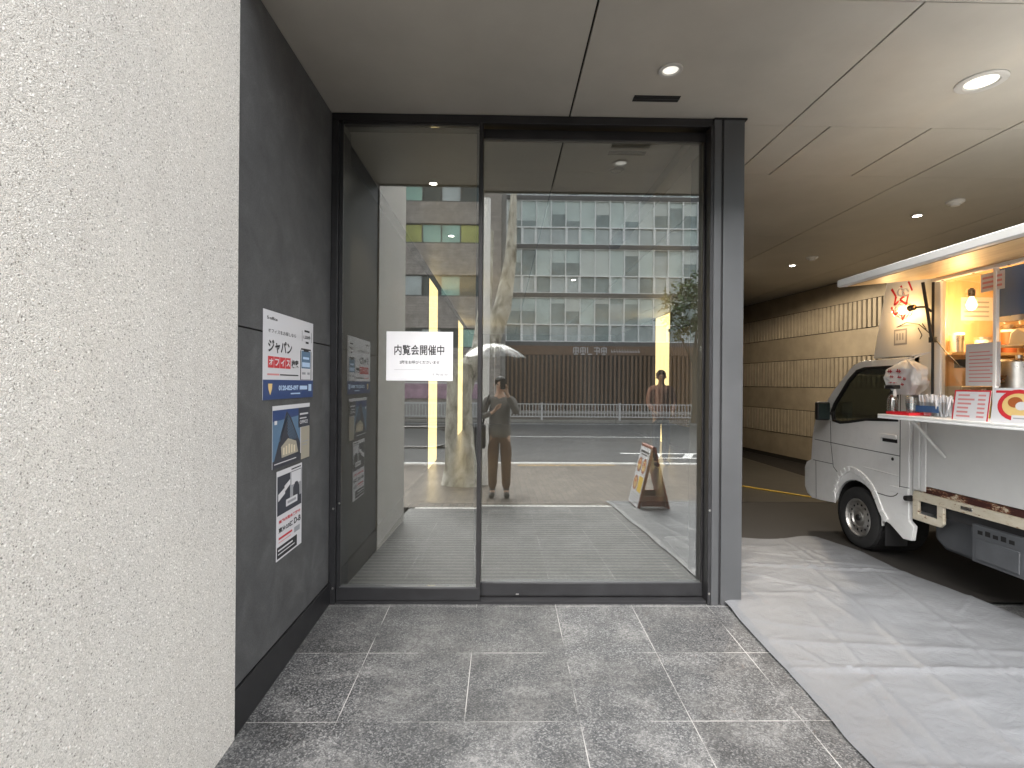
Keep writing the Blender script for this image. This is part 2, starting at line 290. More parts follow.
M = dict(
    aggregate=aggregate_mat(), granite=granite_mat(), slate=slate_mat(), matting=mat_strips(), bark=bark_mat(),
    ceiling=plain('ceiling_panel', (.47, .45, .405), .45, .1, .09, 1.7, .02, 300),
    black=plain('black_metal', (.022, .022, .024), .38, .3, .2, 8),
    frame=plain('frame_metal', (.035, .034, .036), .36, .6, .15, 5),
    column=plain('column_steel', (.085, .088, .093), .42, .5, .08, 2.5, .02, 200),
    void=plain('void_black', (.008, .008, .008), .9),
    steel=plain('bright_steel', (.6, .59, .57), .28, 1.0, .1, 12),
    white=plain('white_plastic', (.78, .78, .76), .4, 0, .03),
    enamel=plain('white_enamel', (.5, .495, .475), .35),
    paper=plain('white_paper', (.62, .62, .64), .6),
    ink=plain('black_ink', (.015, .015, .018), .6),
    red=plain('red_print', (.55, .03, .04), .5), pink=plain('pink_print', (.62, .25, .25), .5),
    navy=plain('navy_print', (.02, .05, .16), .5), sky_print=plain('blue_print', (.09, .17, .27), .5),
    gold_print=plain('tan_print', (.36, .33, .26), .5), grey_print=plain('grey_print', (.3, .31, .33), .5), dark_print=plain('dark_print', (.03, .035, .05), .5),
    pale_blue=plain('pale_blue_print', (.45, .6, .8), .5), yellow_print=plain('yellow_print', (.75, .5, .04), .5),
    broth=plain('broth_print', (.35, .1, .03), .5), noodle=plain('noodle_print', (.7, .5, .2), .5),
    floor_in=plain('lobby_floor', (.07, .067, .06), .3, 0, .2, 4),
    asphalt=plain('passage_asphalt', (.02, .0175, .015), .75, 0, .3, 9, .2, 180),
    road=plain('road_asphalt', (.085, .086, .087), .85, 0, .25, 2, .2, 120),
    paver=brick_mat('sidewalk_pavers', (.10, .083, .067), (.155, .13, .105), (.05, .045, .04), .3, .1, 'yx', .006),
    kerb=plain('kerb_stone', (.35, .34, .32), .8, 0, .15, 5), line=plain('road_paint', (.75, .75, .73), .7, 0, .1, 20), yline=plain('yellow_road_paint', (.75, .48, .1), .7, 0, .1, 20),
    nosing=plain('white_nosing', (.75, .75, .72), .5),
    block=plain('passage_block', (.41, .34, .24), .75, 0, .15, 3, .15, 70), rib=plain('passage_rib', (.44, .37, .265), .75, 0, .12, 5),
    joint=plain('dark_joint', (.03, .025, .018), .9),
    lobby=plain('lobby_wall', (.09, .083, .072), .6, 0, .1, 2), lobby_dark=plain('lobby_dark_wall', (.06, .056, .05), .5, 0, .1, 2),
    gold_light=emit('gold_light', (1.0, .74, .34), .55), gold_slat=plain('gold_slat', (.42, .3, .1), .4, .3),
    lamp_on=emit('lamp_lit', (1.0, .93, .82), 9.0), bulb_on=emit('warm_bulb', (1.0, .6, .2), 6.0), lamp_off=plain('lamp_diffuser', (.85, .85, .8), .3), lamp_soft=emit('lamp_soft', (1, .97, .9), .16),
    paint=paint_mat(), rust=rust_mat('rusted_cream_steel', .06), rust2=rust_mat('rust_flaked_strip', -.14), tarp=tarp_mat(),
    tyre=plain('tyre_rubber', (.018, .018, .018), .8, 0, .2, 30, .2, 200), rim=plain('wheel_steel', (.46, .45, .43), .35, .85, .25, 14),
    chassis=plain('chassis_dark', (.03, .03, .032), .7, 0, .3, 10), greybox=plain('grey_plastic', (.085, .09, .098), .55, 0, .12, 8),
    trim=plain('black_trim', (.015, .015, .016), .45), seam=plain('panel_gap', (.04, .04, .04), .8),
    ply=wood_mat('varnished_ply', (.62, .42, .2), (.78, .58, .32), (18, 3, 18)), ply2=wood_mat('kitchen_ply', (.55, .38, .2), (.7, .52, .3), (12, 12, 2)),
    wood=wood_mat('brown_wood', (.17, .042, .025), (.27, .075, .045), (14, 14, 2)),
    blue=plain('blue_panel', (.05, .11, .24), .35), cream=plain('cream_panel', (.66, .58, .42), .5, 0, .08, 5),
    acrylic=glass('clear_acrylic', .06, (.96, .94, .9)), bottle=glass('clear_plastic', .22, (.9, .93, .95), .12),
    glass=glass('door_glass', .165, (.86, .88, .87), 0.0, .010), carglass=glass('truck_glass', .06, (.55, .58, .56)),
    redplastic=plain('red_plastic', (.6, .02, .03), .3), bag=plain('white_bag', (.8, .79, .77), .45, 0, 0, 1, .3, 40),
    skin=plain('skin', (.55, .36, .26), .55), hair=plain('hair', (.015, .012, .01), .5), trousers=plain('brown_cloth', (.15, .085, .045), .9), jacket=plain('grey_cloth', (.17, .165, .155), .9), shoe=plain('black_leather', (.012, .012, .013), .35), pinkcloth=plain('pink_cloth', (.5, .3, .28), .9), darkcloth=plain('dark_cloth', (.03, .03, .04), .9),
    umbrella=glass('clear_vinyl', .0, (.92, .93, .94), .25), leaf=leaf_mat('leaves', (.06, .1, .035)), trunk=plain('dark_bark', (.09, .07, .05), .9, 0, .3, 12, .4, 30),
    brick=brick_mat('grey_brick', (.36, .32, .29), (.42, .38, .345), (.28, .26, .24), .6, .16, 'xz', .012),
    curtain=plain('window_blind', (.54, .63, .60), .22, 0, .18, .8, 0, 1, .6), curtain2=plain('window_spandrel', (.42, .48, .48), .2, 0, .2, 1.0, 0, 1, .6),
    blind_a=plain('pale_blind', (.64, .69, .66), .3, 0, .1, .9), blind_b=plain('grey_green_blind', (.52, .62, .60), .18, 0, .2, 1.2), blind_c=plain('grey_window', (.24, .30, .30), .1, 0, .35, 1.0),  # blind and pane tones, picked at random per window
    darkwin=plain('dark_window', (.03, .045, .045), .08, 0, .4, 1.0), greenwin=plain('green_window', (.3, .5, .42), .15, 0, .3, .7), yelwin=plain('olive_window', (.4, .42, .12), .2, 0, .3, .7),
    alu=plain('white_mullion', (.88, .89, .89), .4, .0), band=plain('floor_band', (.1, .1, .105), .5), concrete=plain('concrete', (.4, .39, .37), .8, 0, .12, 1.5, .1, 30),
    fin=plain('brown_louvre', (.17, .1, .06), .6, 0, .2, 4), shopglass=plain('shop_dark', (.05, .04, .035), .2), banner=plain('pink_banner', (.46, .30, .38), .6, 0, .35, 2.5), rail=plain('guard_rail_white', (.6, .6, .6), .5),
    rope=plain('yellow_rope', (.7, .5, .08), .7),
)

# ------------------------------------------------------------------ mesh builder
_tc = {}
def text_geo(s, bold=0.0):
    k = (s, bold)
    if k not in _tc:
        c = bpy.data.curves.new('txt', 'FONT'); c.body = s; c.size = 1; c.offset = bold; c.resolution_u = 4
        o = bpy.data.objects.new('txt', c); COL.objects.link(o)
        dg = bpy.context.evaluated_depsgraph_get(); me = bpy.data.meshes.new_from_object(o.evaluated_get(dg))
        vs = [(v.co.x, v.co.y) for v in me.vertices]; fs = [tuple(p.vertices) for p in me.polygons]
        bpy.data.objects.remove(o); bpy.data.curves.remove(c); bpy.data.meshes.remove(me)
        x0 = min(v[0] for v in vs); x1 = max(v[0] for v in vs); y0 = min(v[1] for v in vs); y1 = max(v[1] for v in vs)
        vs = [((x - x0) / max(1e-6, x1 - x0), (y - y0) / max(1e-6, y1 - y0)) for x, y in vs]
        _tc[k] = (vs, fs)
    return _tc[k]

class MB:
    def __init__(s, mat): s.v = []; s.f = []; s.mi = []; s.mats = [mat]; s.c = 0
    def use(s, mat):
        if mat not in s.mats: s.mats.append(mat)
        s.c = s.mats.index(mat); return s
    def add(s, vs, fs):
        o = len(s.v); s.v += [Vector(v) for v in vs]; s.f += [tuple(i + o for i in f) for f in fs]; s.mi += [s.c] * len(fs); return s
    def box(s, x0, x1, y0, y1, z0, z1):
        if x0 > x1: x0, x1 = x1, x0
        if y0 > y1: y0, y1 = y1, y0
        if z0 > z1: z0, z1 = z1, z0
        return s.add([(x0, y0, z0), (x1, y0, z0), (x1, y1, z0), (x0, y1, z0), (x0, y0, z1), (x1, y0, z1), (x1, y1, z1), (x0, y1, z1)],
                     [(0, 3, 2, 1), (4, 5, 6, 7), (0, 1, 5, 4), (1, 2, 6, 5), (2, 3, 7, 6), (3, 0, 4, 7)])
    def prism(s, poly, axis, a, b):
        """poly in the two other axes (in xyz order), extruded along axis from a to b"""
        n = len(poly)
        def pt(p, t):
            if axis == 'x': return (t, p[0], p[1])
            if axis == 'y': return (p[0], t, p[1])
            return (p[0], p[1], t)
        vs = [pt(p, a) for p in poly] + [pt(p, b) for p in poly]
        fs = [tuple(range(n)), tuple(range(2 * n - 1, n - 1, -1))] + [(i, i + n, (i + 1) % n + n, (i + 1) % n) for i in range(n)]
        return s.add(vs, fs)
    def plate(s, outer, holes, x0, x1):
        """flat plate in the y-z plane with holes, between x0 and x1"""
        bm = bmesh.new(); eds = []
        for loop in [outer] + holes:
            vv = [bm.verts.new((x0, p[0], p[1])) for p in loop]
            for i in range(len(vv)): eds.append(bm.edges.new((vv[i], vv[(i + 1) % len(vv)])))
        bmesh.ops.triangle_fill(bm, use_beauty=True, edges=eds, normal=(-1, 0, 0))
        r = bmesh.ops.extrude_face_region(bm, geom=bm.faces[:])
        for v in [e for e in r['geom'] if isinstance(e, bmesh.types.BMVert)]: v.co.x = x1
        bmesh.ops.recalc_face_normals(bm, faces=bm.faces[:])
        bm.verts.index_update()
        s.add([v.co.copy() for v in bm.verts], [tuple(v.index for v in f.verts) for f in bm.faces]); bm.free(); return s
    def tube(s, pts, r, n=10, cap=True):
        pts = [Vector(p) for p in pts]; rs = r if isinstance(r, (list, tuple)) else [r] * len(pts)
        vs = []; fs = []; up = None
        for i, p in enumerate(pts):
            t = (pts[min(i + 1, len(pts) - 1)] - pts[max(i - 1, 0)]).normalized()
            if up is None:
                up = Vector((0, 0, 1)) if abs(t.z) < .9 else Vector((1, 0, 0))
            a = t.cross(up); a.normalize(); b = t.cross(a).normalized(); up = -b if b.dot(up) < 0 else b
            a = t.cross(up).normalized(); b = up
            for k in range(n):
                an = 2 * math.pi * k / n; vs.append(p + (a * math.cos(an) + b * math.sin(an)) * rs[i])
        for i in range(len(pts) - 1):
            for k in range(n): fs.append((i * n + k, i * n + (k + 1) % n, (i + 1) * n + (k + 1) % n, (i + 1) * n + k))
        if cap: fs += [tuple(range(n))[::-1], tuple(range((len(pts) - 1) * n, len(pts) * n))]
        return s.add(vs, fs)
    def lathe(s, prof, o, axis='z', n=32):
        """prof: (radius, height along axis)"""
        vs = []; fs = []
        for r, h in prof:
            for k in range(n):
                a = 2 * math.pi * k / n; c, d = r * math.cos(a), r * math.sin(a)
                q = {'z': (c, d, h), 'x': (h, c, d), 'y': (c, h, d)}[axis]
                vs.append((o[0] + q[0], o[1] + q[1], o[2] + q[2]))
        for i in range(len(prof) - 1):
            for k in range(n): fs.append((i * n + k, i * n + (k + 1) % n, (i + 1) * n + (k + 1) % n, (i + 1) * n + k))
        return s.add(vs, fs)
    def disc(s, o, r, axis='z', n=24):
        vs = []
        for k in range(n):
            a = 2 * math.pi * k / n; c, d = r * math.cos(a), r * math.sin(a)
            q = {'z': (c, d, 0), 'x': (0, c, d), 'y': (c, 0, d)}[axis]; vs.append((o[0] + q[0], o[1] + q[1], o[2] + q[2]))
        return s.add(vs, [tuple(range(n))])
    def grid(s, fn, nu, nv):
        vs = [fn(i / nu, j / nv) for j in range(nv + 1) for i in range(nu + 1)]
        fs = [(j * (nu + 1) + i, j * (nu + 1) + i + 1, (j + 1) * (nu + 1) + i + 1, (j + 1) * (nu + 1) + i) for j in range(nv) for i in range(nu)]
        return s.add(vs, fs)
    def rect(s, P, u0, v0, u1, v1, lift=.0006):
        O, U, V = P; n = U.cross(V).normalized() * lift
        return s.add([O + U * u0 + V * v0 + n, O + U * u1 + V * v0 + n, O + U * u1 + V * v1 + n, O + U * u0 + V * v1 + n], [(0, 1, 2, 3)])
    def poly(s, P, pts, lift=.0006):
        O, U, V = P; n = U.cross(V).normalized() * lift
        return s.add([O + U * a + V * b + n for a, b in pts], [tuple(range(len(pts)))])
    def text(s, P, t, u0, v0, u1, v1, bold=0.0, lift=.001):
        O, U, V = P; n = U.cross(V).normalized() * lift
        vs, fs = text_geo(t, bold)
        return s.add([O + U * (u0 + (u1 - u0) * a) + V * (v0 + (v1 - v0) * b) + n for a, b in vs], fs)
    def build(s, name, parent=None, bevel=0, smooth=False, kind=None, seg=2):
        me = bpy.data.meshes.new(name)
        off = wl(parent) if parent else Vector()
        me.from_pydata([v - off for v in s.v], [], s.f)
        for m in s.mats: me.materials.append(m)
        me.polygons.foreach_set('material_index', s.mi)
        bm = bmesh.new(); bm.from_mesh(me)
        me.update()
        bm.free()
        if smooth:
            me.shade_smooth(); me.set_sharp_from_angle(angle=R(38))
        o = bpy.data.objects.new(name, me); COL.objects.link(o)
        if parent: o.parent = parent
        if bevel:
            b = o.modifiers.new('bevel', 'BEVEL'); b.width = bevel; b.segments = seg; b.limit_method = 'ANGLE'; b.angle_limit = R(40)
            if not smooth:
                me.shade_smooth(); me.set_sharp_from_angle(angle=R(38))
            b.harden_normals = False
        if kind: o['kind'] = kind
        return o
def wl(o):
    v = Vector()
    while o: v += o.location; o = o.parent
    return v
def thing(name, label, cat, loc=(0, 0, 0), group=None):
    o = bpy.data.objects.new(name, None); COL.objects.link(o); o.location = loc; o.empty_display_size = .1
    return tag(o, label, cat, group)
def tag(o, label, cat, group=None):
    o['label'] = label; o['category'] = cat
    if group: o['group'] = group
    return o
def copy_tree(o, parent=None):
    c = o.copy(); COL.objects.link(c)
    if parent: c.parent = parent
    for ch in list(o.children):
        copy_tree(ch, c)
    return c

# ================================================================== setting
def sloped(name, mat, x0, x1, y0, y1, ny, lift=0.0):
    b = MB(mat)
    b.grid(lambda u, v: (x0 + (x1 - x0) * u, y0 + (y1 - y0) * v, gz(y0 + (y1 - y0) * v) + lift), 4, ny)
    return b.build(name, kind='structure')
MB(M['road']).box(-300, 300, -300, 120, -1.2, -.524).build('ground', kind='structure')
sloped('road', M['road'], -80, 80, -19.9, -5.24, 4, 0.0)
sloped('sidewalk', M['paver'], -40, 40, -5.05, .19, 12)
sloped('entrance_paving', M['granite'], -1.2, 9, .26, D - .002, 12)
MB(M['nosing']).grid(lambda u, v: (-1.13 + 10 * u, .19 + .07 * v, gz(.19 + .07 * v) + .002), 2, 1).build('nosing_strip', kind='structure')
MB(M['kerb']).box(-40, 40, -5.24, -5.05, -.7, gz(-5.05)).build('kerb', kind='structure', bevel=.01)
MB(M['kerb']).box(-80, 80, -20.1, -19.9, -.7, -.38).build('far_kerb', kind='structure', bevel=.01)
MB(M['paver']).box(-80, 80, -60, -20.1, -.7, -.38).build('far_sidewalk', kind='structure')
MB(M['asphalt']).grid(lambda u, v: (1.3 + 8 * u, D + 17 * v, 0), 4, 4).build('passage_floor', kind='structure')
MB(M['floor_in']).grid(lambda u, v: (-1.3 + 2.6 * u, D + .02 + 3 * v, .003), 4, 4).grid(lambda u, v: (-1.3 + 6.2 * u, D + 3.02 + 14 * v, .003), 4, 4).build('lobby_floor', kind='structure')
lm = MB(M['line'])
def mark(x0, x1, y0, y1, z=-.515): lm.add([(x0, y0, z), (x1, y0, z), (x1, y1, z), (x0, y1, z)], [(0, 1, 2, 3)])
mark(-60, 60, -6.05, -5.9); mark(3.4, 9, -7.95, -7.75); mark(3.9, 9, -7.0, -6.85)
for k in range(8): lm.add([(4 + k * .9, -7.0, -.515), (4.25 + k * .9, -7.0, -.515), (4.6 + k * .9, -7.75, -.515), (4.35 + k * .9, -7.75, -.515)], [(0, 1, 2, 3)])
for x in range(-60, 60, 10): mark(x, x + 6, -12.6, -12.45)
mark(-60, 60, -19.0, -18.85)
lm.build('road_marking', kind='structure')
ym = MB(M['yline']); ym.add([(.35, -4.72, gz(-4.72) + .004), (2.6, -4.82, gz(-4.82) + .004), (2.6, -4.9, gz(-4.9) + .004), (.35, -4.8, gz(-4.8) + .004)], [(0, 1, 2, 3)])
ym.build('yellow_marking', kind='structure')

# ceiling of panels with open joints
cb = MB(M['ceiling'])
xs = [-1.165, .435, 1.96, 3.5, 5.12, 9.0]
ys = [2.42, 3.6, 4.44, 6.26, 8.3, 12.0, 20.5]
for j in range(len(ys) - 1):
    xx = list(xs)
    if j == 1: xx = [-1.165, .435, 1.96, 2.255, 2.965, 3.5, 5.12, 9.0]
    for i in range(len(xx) - 1):
        ga = .006 if i else 0; gb = .006 if i < len(xx) - 2 else 0
        cb.box(xx[i] + ga, xx[i + 1] - gb, ys[j] + .0015, ys[j + 1] - .0015, CEIL, CEIL + .018)
cb.box(-1.137, 9, 2.315, 2.417, CEIL, CEIL + .018)
cb.use(M['void']).box(-3.0, 9, 2.33, 20.5, CEIL + .03, CEIL + .2)
cb.use(M['frame']).box(-1.137, 9, 2.28, 2.312, CEIL - .008, CEIL + .45)
cb.build('ceiling', kind='structure')

# upper facade over the canopy
t = tag(MB(M['aggregate']).box(-1.137, 9, 2.30, 2.8, CEIL + .455, 7.0).build('upper_facade'), 'pale concrete facade of the building above the entrance canopy edge', 'facade')

# ================================================================== walls
t = MB(M['aggregate']).box(-3.2, -1.137, .98, 2.272, -.4, 7.0).build('aggregate_wall', bevel=.004)
tag(t, 'pale exposed aggregate concrete wall standing in front of the dark slate panels', 'wall')
t = thing('slate_wall', 'dark grey slate panelled wall with black kickplate beside the glass door', 'wall', (-1.2, 2.9, 0))
MB(M['slate']).box(-1.4, -1.151, 2.276, D + .02, 1.706, CEIL - .006).build('upper_panel', t)
MB(M['slate']).box(-1.4, -1.151, 2.276, D + .02, .13, 1.698).build('lower_panel', t)
MB(M['void']).box(-1.4, -1.16, 2.276, D + .02, -.1, CEIL).build('backing', t)
b = MB(M['black']); b.prism([(2.276, gz(2.276) - .05), (D, -.05), (D, .125), (2.276, .125)], 'x', -1.149, -1.141); b.build('kickplate', t)

# ---------------------------------------------------------------- posters on the slate wall (face +x)
def wallP(y0, y1, zt0, zb0):
    """u runs 0..1 along +y, v runs 0..1 bottom to top ; reader stands at +x so u must run towards +y mirrored"""
    return (Vector((-1.149, y0, zb0)), Vector((0, y1 - y0, 0)), Vector((0, 0, zt0 - zb0)))
def poster_base(P, mat):
    O, U, V = P; b = MB(mat); n = U.cross(V).normalized()
    a = [O, O + U, O + U + V, O + V]; q = [p + n * .0012 for p in a]
    b.add([*a, *q], [(3, 2, 1, 0), (4, 5, 6, 7), (0, 1, 5, 4), (1, 2, 6, 5), (2, 3, 7, 6), (3, 0, 4, 7)])
    return b, (O + n * .0012, U, V)
b, P = poster_base(wallP(2.53, 3.19, 1.812, 1.372), M['paper'])
b.use(M['ink']); b.text(P, 'オフィスをお探しなら', .08, .755, .60, .80, .01); b.text(P, 'ジャパン', .08, .53, .52, .68, .03)
b.text(P, 'S-office', .06, .90, .24, .935, .02); b.text(P, '検索', .51, .375, .66, .475, .03)
b.use(M['red'])
for k in range(4): b.rect(P, .08 + k * .105, .36, .18 + k * .105, .49)
b.use(M['paper']);
for k, ch in enumerate('オフィス'): b.text(P, ch, .095 + k * .105, .385, .165 + k * .105, .465, .03, .0014)
b.use(M['pink']); b.rect(P, .07, .275, .28, .295); b.use(M['ink']); b.rect(P, .29, .277, .66, .291)
b.use(M['navy']); b.rect(P, 0, 0, 1, .225)
b.use(M['pale_blue']); b.text(P, '0120-825-097', .27, .10, .66, .16, .04, .0012); b.rect(P, .69, .105, .86, .155, .0012); b.rect(P, .89, .085, .96, .175, .0012); b.rect(P, .5, .05, .70, .066, .0012)
b.use(M['noodle']); b.poly(P, [(.09, .12), (.12, .05), (.15, .12), (.155, .18), (.085, .18)], .0012)
b.use(M['ink']); b.poly(P, [(.70, .23), (.96, .23), (.96, .60), (.94, .64), (.72, .64), (.70, .60)], .0007)
b.use(M['paper']); b.rect(P, .715, .235, .945, .62, .0009)
b.use(M['sky_print']); b.rect(P, .725, .38, .935, .61, .0011); b.use(M['pale_blue']); b.rect(P, .74, .40, .92, .46, .0013); b.rect(P, .76, .50, .9, .53, .0013)
b.use(M['ink']); b.rect(P, .77, .60, .89, .64, .0013)
b.use(M['grey_print']); b.rect(P, .74, .30, .82, .33, .0012); b.rect(P, .86, .30, .92, .33, .0012)
b.use(M['ink']); b.text(P, '1,200件', .77, .765, .93, .82, .02); b.rect(P, .79, .86, .91, .885); b.rect(P, .82, .71, .89, .735)
for a in (.735, .955): b.rect(P, a, .73, a + .006, .87)
tag(b.build('poster'), 'white poster with red squares and a navy bottom band on the slate wall', 'poster', 'posters on the slate wall')

b, P = poster_base(wallP(2.64, 3.14, 1.338, 1.02), M['paper'])
b.use(M['sky_print']); b.rect(P, .0, .10, .72, .93)
b.use(M['navy']); b.poly(P, [(.0, .75), (.72, .8), (.72, .93), (.0, .93)], .0007)
b.use(M['dark_print']); b.poly(P, [(.03, .10), (.34, .90), (.46, .78), (.72, .3), (.72, .10)], .0008)
b.use(M['sky_print'])
for k in range(9): b.poly(P, [(.16 + k * .02, .42 + k * .045), (.36, .86 - k * .01), (.365, .85 - k * .01), (.17 + k * .02, .41 + k * .045)], .001)
for k in range(7): b.poly(P, [(.37, .84 - k * .05), (.64 - k * .03, .40), (.635 - k * .03, .395), (.365, .83 - k * .05)], .001)
b.use(M['gold_print']); b.poly(P, [(.22, .14), (.2, .32), (.38, .44), (.6, .36), (.66, .16)], .0012)
b.use(M['cream']);
for k in range(5): b.rect(P, .25 + k * .07, .18, .29 + k * .07, .34 - abs(k - 2) * .02, .0014)
b.use(M['dark_print']); b.rect(P, .0, .0, .74, .12, .0013); b.rect(P, .66, .58, 1, .93, .0013)
b.use(M['gold_print']); b.rect(P, .74, .0, 1, .575, .0012)
b.use(M['paper']); b.rect(P, .70, .80, .95, .83, .0016); b.rect(P, .70, .73, .9, .75, .0016); b.text(P, 'OFFICE', .70, .64, .94, .70, .02, .0017); b.rect(P, .04, .70, .1, .76, .0016)
b.rect(P, .04, .06, .6, .075, .0016); b.rect(P, .0, .93, 1, 1, .0012)
b.use(M['grey_print']); b.rect(P, .78, .3, .96, .32, .0014); b.rect(P, .78, .24, .92, .26, .0014)
tag(b.build('poster'), 'poster picturing a dark blue angular glass building on the slate wall', 'poster', 'posters on the slate wall')

b, P = poster_base(wallP(2.695, 3.03, 1.0, .54), M['paper'])
b.use(M['dark_print']); b.rect(P, .02, .50, .98, .94); b.use(M['grey_print']); b.rect(P, .50, .62, .97, .935, .0008); b.use(M['paper']); b.rect(P, .55, .78, .95, .93, .001)
b.use(M['dark_print']); b.poly(P, [(.62, .56), (.62, .74), (.70, .80), (.80, .80), (.88, .74), (.9, .56)], .0012)
b.use(M['paper']); b.poly(P, [(.05, .66), (.3, .72), (.3, .79), (.05, .74)], .0014); b.poly(P, [(.28, .74), (.5, .80), (.5, .86), (.28, .81)], .0014); b.rect(P, .34, .56, .80, .64, .0014)
b.use(M['grey_print']); b.rect(P, .40, .585, .74, .615, .0016)
b.use(M['ink']); b.rect(P, .55, .96, .95, .975)
b.use(M['red']); b.text(P, '無料内覧会実施中', .08, .405, .93, .445, .03)
b.use(M['ink']); b.text(P, '東京23区', .07, .30, .62, .36, .04); b.text(P, 'D-B', .67, .30, .95, .37, .03)
b.use(M['red']); b.rect(P, .08, .225, .60, .25); b.use(M['pink']); b.rect(P, .08, .19, .55, .2); b.use(M['grey_print']); b.rect(P, .68, .19, .92, .255)
b.use(M['ink']); b.rect(P, .02, .02, .80, .15); b.use(M['paper']); b.rect(P, .06, .10, .62, .118, .001); b.rect(P, .06, .06, .7, .072, .001)
tag(b.build('poster'), 'narrow black and white flyer with a red heading, lowest on the slate wall', 'poster', 'posters on the slate wall')

# ================================================================== glass entrance
t = thing('glazed_front', 'black framed glass front with the fixed pane left of the sliding door', 'glass front', (-.4, D, 0))
MB(M['frame']).box(-1.149, 1.4065, D, D + .035, 3.205, CEIL - .003).box(-1.149, 1.4065, D + .035, D + .2, 3.222, CEIL - .003).build('header', t, bevel=.002)
b = MB(M['black']); b.box(-1.149, -1.105, D - .004, D + .2, -.02, 3.203); b.box(-1.1045, -1.08, D + .024, D + .2, 0, 3.203); b.build('jamb', t, bevel=.002)
b = MB(M['black']); b.box(1.385, 1.4065, D - .012, D + .2, -.04, 3.203); b.build('jamb', t, bevel=.002)
MB(M['black']).box(-1.104, -.142, D + .004, D + .06, .005, .092).build('bottom_rail', t, bevel=.003)
MB(M['column']).box(-1.078, -.172, D + .0045, D + .058, .0925, .0985).build('glazing_bead', t)
MB(M['frame']).box(-1.078, -.172, D + .004, D + .06, 3.186, 3.2045).build('top_rail', t, bevel=.003)
b = MB(M['frame']); b.box(-.17, -.142, D + .003, D + .061, .0925, 3.2045); b.build('stile', t, bevel=.003)
MB(M['glass']).box(-1.079, -.171, D + .026, D + .036, .099, 3.185).build('glass_pane', t)
MB(M['black']).box(-1.1, 1.38, D - .001, D + .2, -.06, .004).build('floor_track', t)
for (x, z) in ((-1.121, .09), (-1.121, .62), (-1.09, .65)):
    b = MB(M['steel']); b.lathe([(.0001, -.006), (.005, -.006), (.007, 0)], (x, D - .004 if x < -1.1 else D + .024, z), 'y', 12); b.build('bolt', t)

t = thing('sliding_door', 'black framed sliding glass door leaf right of the fixed pane', 'glass door', (.6, D + .1, 0))
y0, y1 = D + .075, D + .125
MB(M['black']).box(-.19, 1.384, y0, y1, .010, .10).build('bottom_rail', t, bevel=.003)
MB(M['column']).box(-.159, 1.371, y0 + .0005, y1 - .002, .1005, .1065).build('glazing_bead', t)
MB(M['frame']).box(-.19, 1.384, y0, y1, 3.135, 3.2).build('top_rail', t, bevel=.003)
MB(M['frame']).box(-.19, -.16, y0 + .001, y1 - .001, .1005, 3.1345).build('stile', t, bevel=.002)
MB(M['frame']).box(1.372, 1.384, y0 + .001, y1 - .001, .1005, 3.1345).build('stile', t, bevel=.002)
MB(M['glass']).box(-.159, 1.371, y0 + .02, y0 + .03, .107, 3.1345).build('glass_pane', t)
MB(M['steel']).box(.1, .12, y0 - .006, y0, .02, .026).build('floor_guide', t)

# notice stuck to the fixed pane
O = Vector((-.783, D + .024, 1.476)); P = (O, Vector((.446, 0, 0)), Vector((0, 0, .33)))
b, P = poster_base(P, M['paper'])
b.use(M['ink']); b.text(P, '内覧会開催中', .12, .52, .87, .73, .015); b.text(P, '2階をお呼びくださいませ', .20, .34, .80, .41, .01)
b.use(M['grey_print']); b.text(P, '不動産部', .68, .10, .93, .155, .01); b.rect(P, .12, .22, .55, .226)
tag(b.build('notice'), 'white paper open house notice taped to the fixed glass pane', 'notice')

# column at the end of the glass front
t = thing('metal_column', 'dark grey steel clad column between the glass door and the vehicle passage', 'column', (1.48, D, 0))
MB(M['column']).box(1.4715, 1.615, D - .012, D + .6, -.05, CEIL - .014).build('cladding', t, bevel=.004)
MB(M['column']).box(1.408, 1.458, D - .012, D + .2, -.05, CEIL - .014).build('flange', t, bevel=.003)
MB(M['black']).box(1.4585, 1.471, D - .002, D + .2, -.05, CEIL - .014).build('recess', t)
MB(M['void']).box(1.408, 1.63, D - .016, D + .5, CEIL - .0135, CEIL - .003).build('cap', t)
for z in (.06, .62):
    b = MB(M['steel']); b.lathe([(.0001, -.004), (.006, -.004), (.008, 0)], (1.396, D - .012, z), 'y', 12); b.build('bolt', t)

# ================================================================== lobby behind the glass
w = MB(M['lobby']); w.box(-1.45, -1.27, D + .21, 20, 0, CEIL - .004)
tag(w.build('lobby_wall'), 'long taupe lobby wall behind the glass with glowing gold panels', 'wall')
w = MB(M['lobby_dark'])
w.add([(1.475, D + .61, 0), (4.1, 9.7, 0), (4.25, 9.62, 0), (1.61, D + .61, 0), (1.475, D + .61, CEIL - .004), (4.1, 9.7, CEIL - .004), (4.25, 9.62, CEIL - .004), (1.61, D + .61, CEIL - .004)],
      [(0, 1, 2, 3), (7, 6, 5, 4), (0, 4, 5, 1), (1, 5, 6, 2), (2, 6, 7, 3), (3, 7, 4, 0)])
w.box(4.1, 4.25, 9.705, 20, 0, CEIL - .004)
tag(w.build('lobby_wall'), 'dark angled lobby wall running back from the steel column', 'wall')
w = MB(M['lobby_dark']); w.box(-1.26, 4.09, 19, 19.2, 0, CEIL - .004)
tag(w.build('lobby_wall'), 'dark end wall closing the far side of the lobby', 'wall')
t = thing('slat_screen', 'screen of narrow gold vertical slats on the right lobby wall', 'screen', (4.05, 11.3, 0))
b = MB(M['gold_slat'])
for k in range(19): b.box(4.02, 4.095, 9.86 + k * .15, 9.94 + k * .15, .55, 2.75)
b.build('slat', t); MB(M['lobby_dark']).box(4.01, 4.098, 9.8, 12.7, .48, .549).build('bottom_rail', t); MB(M['lobby_dark']).box(4.01, 4.098, 9.8, 12.7, 2.751, 2.82).build('top_rail', t)
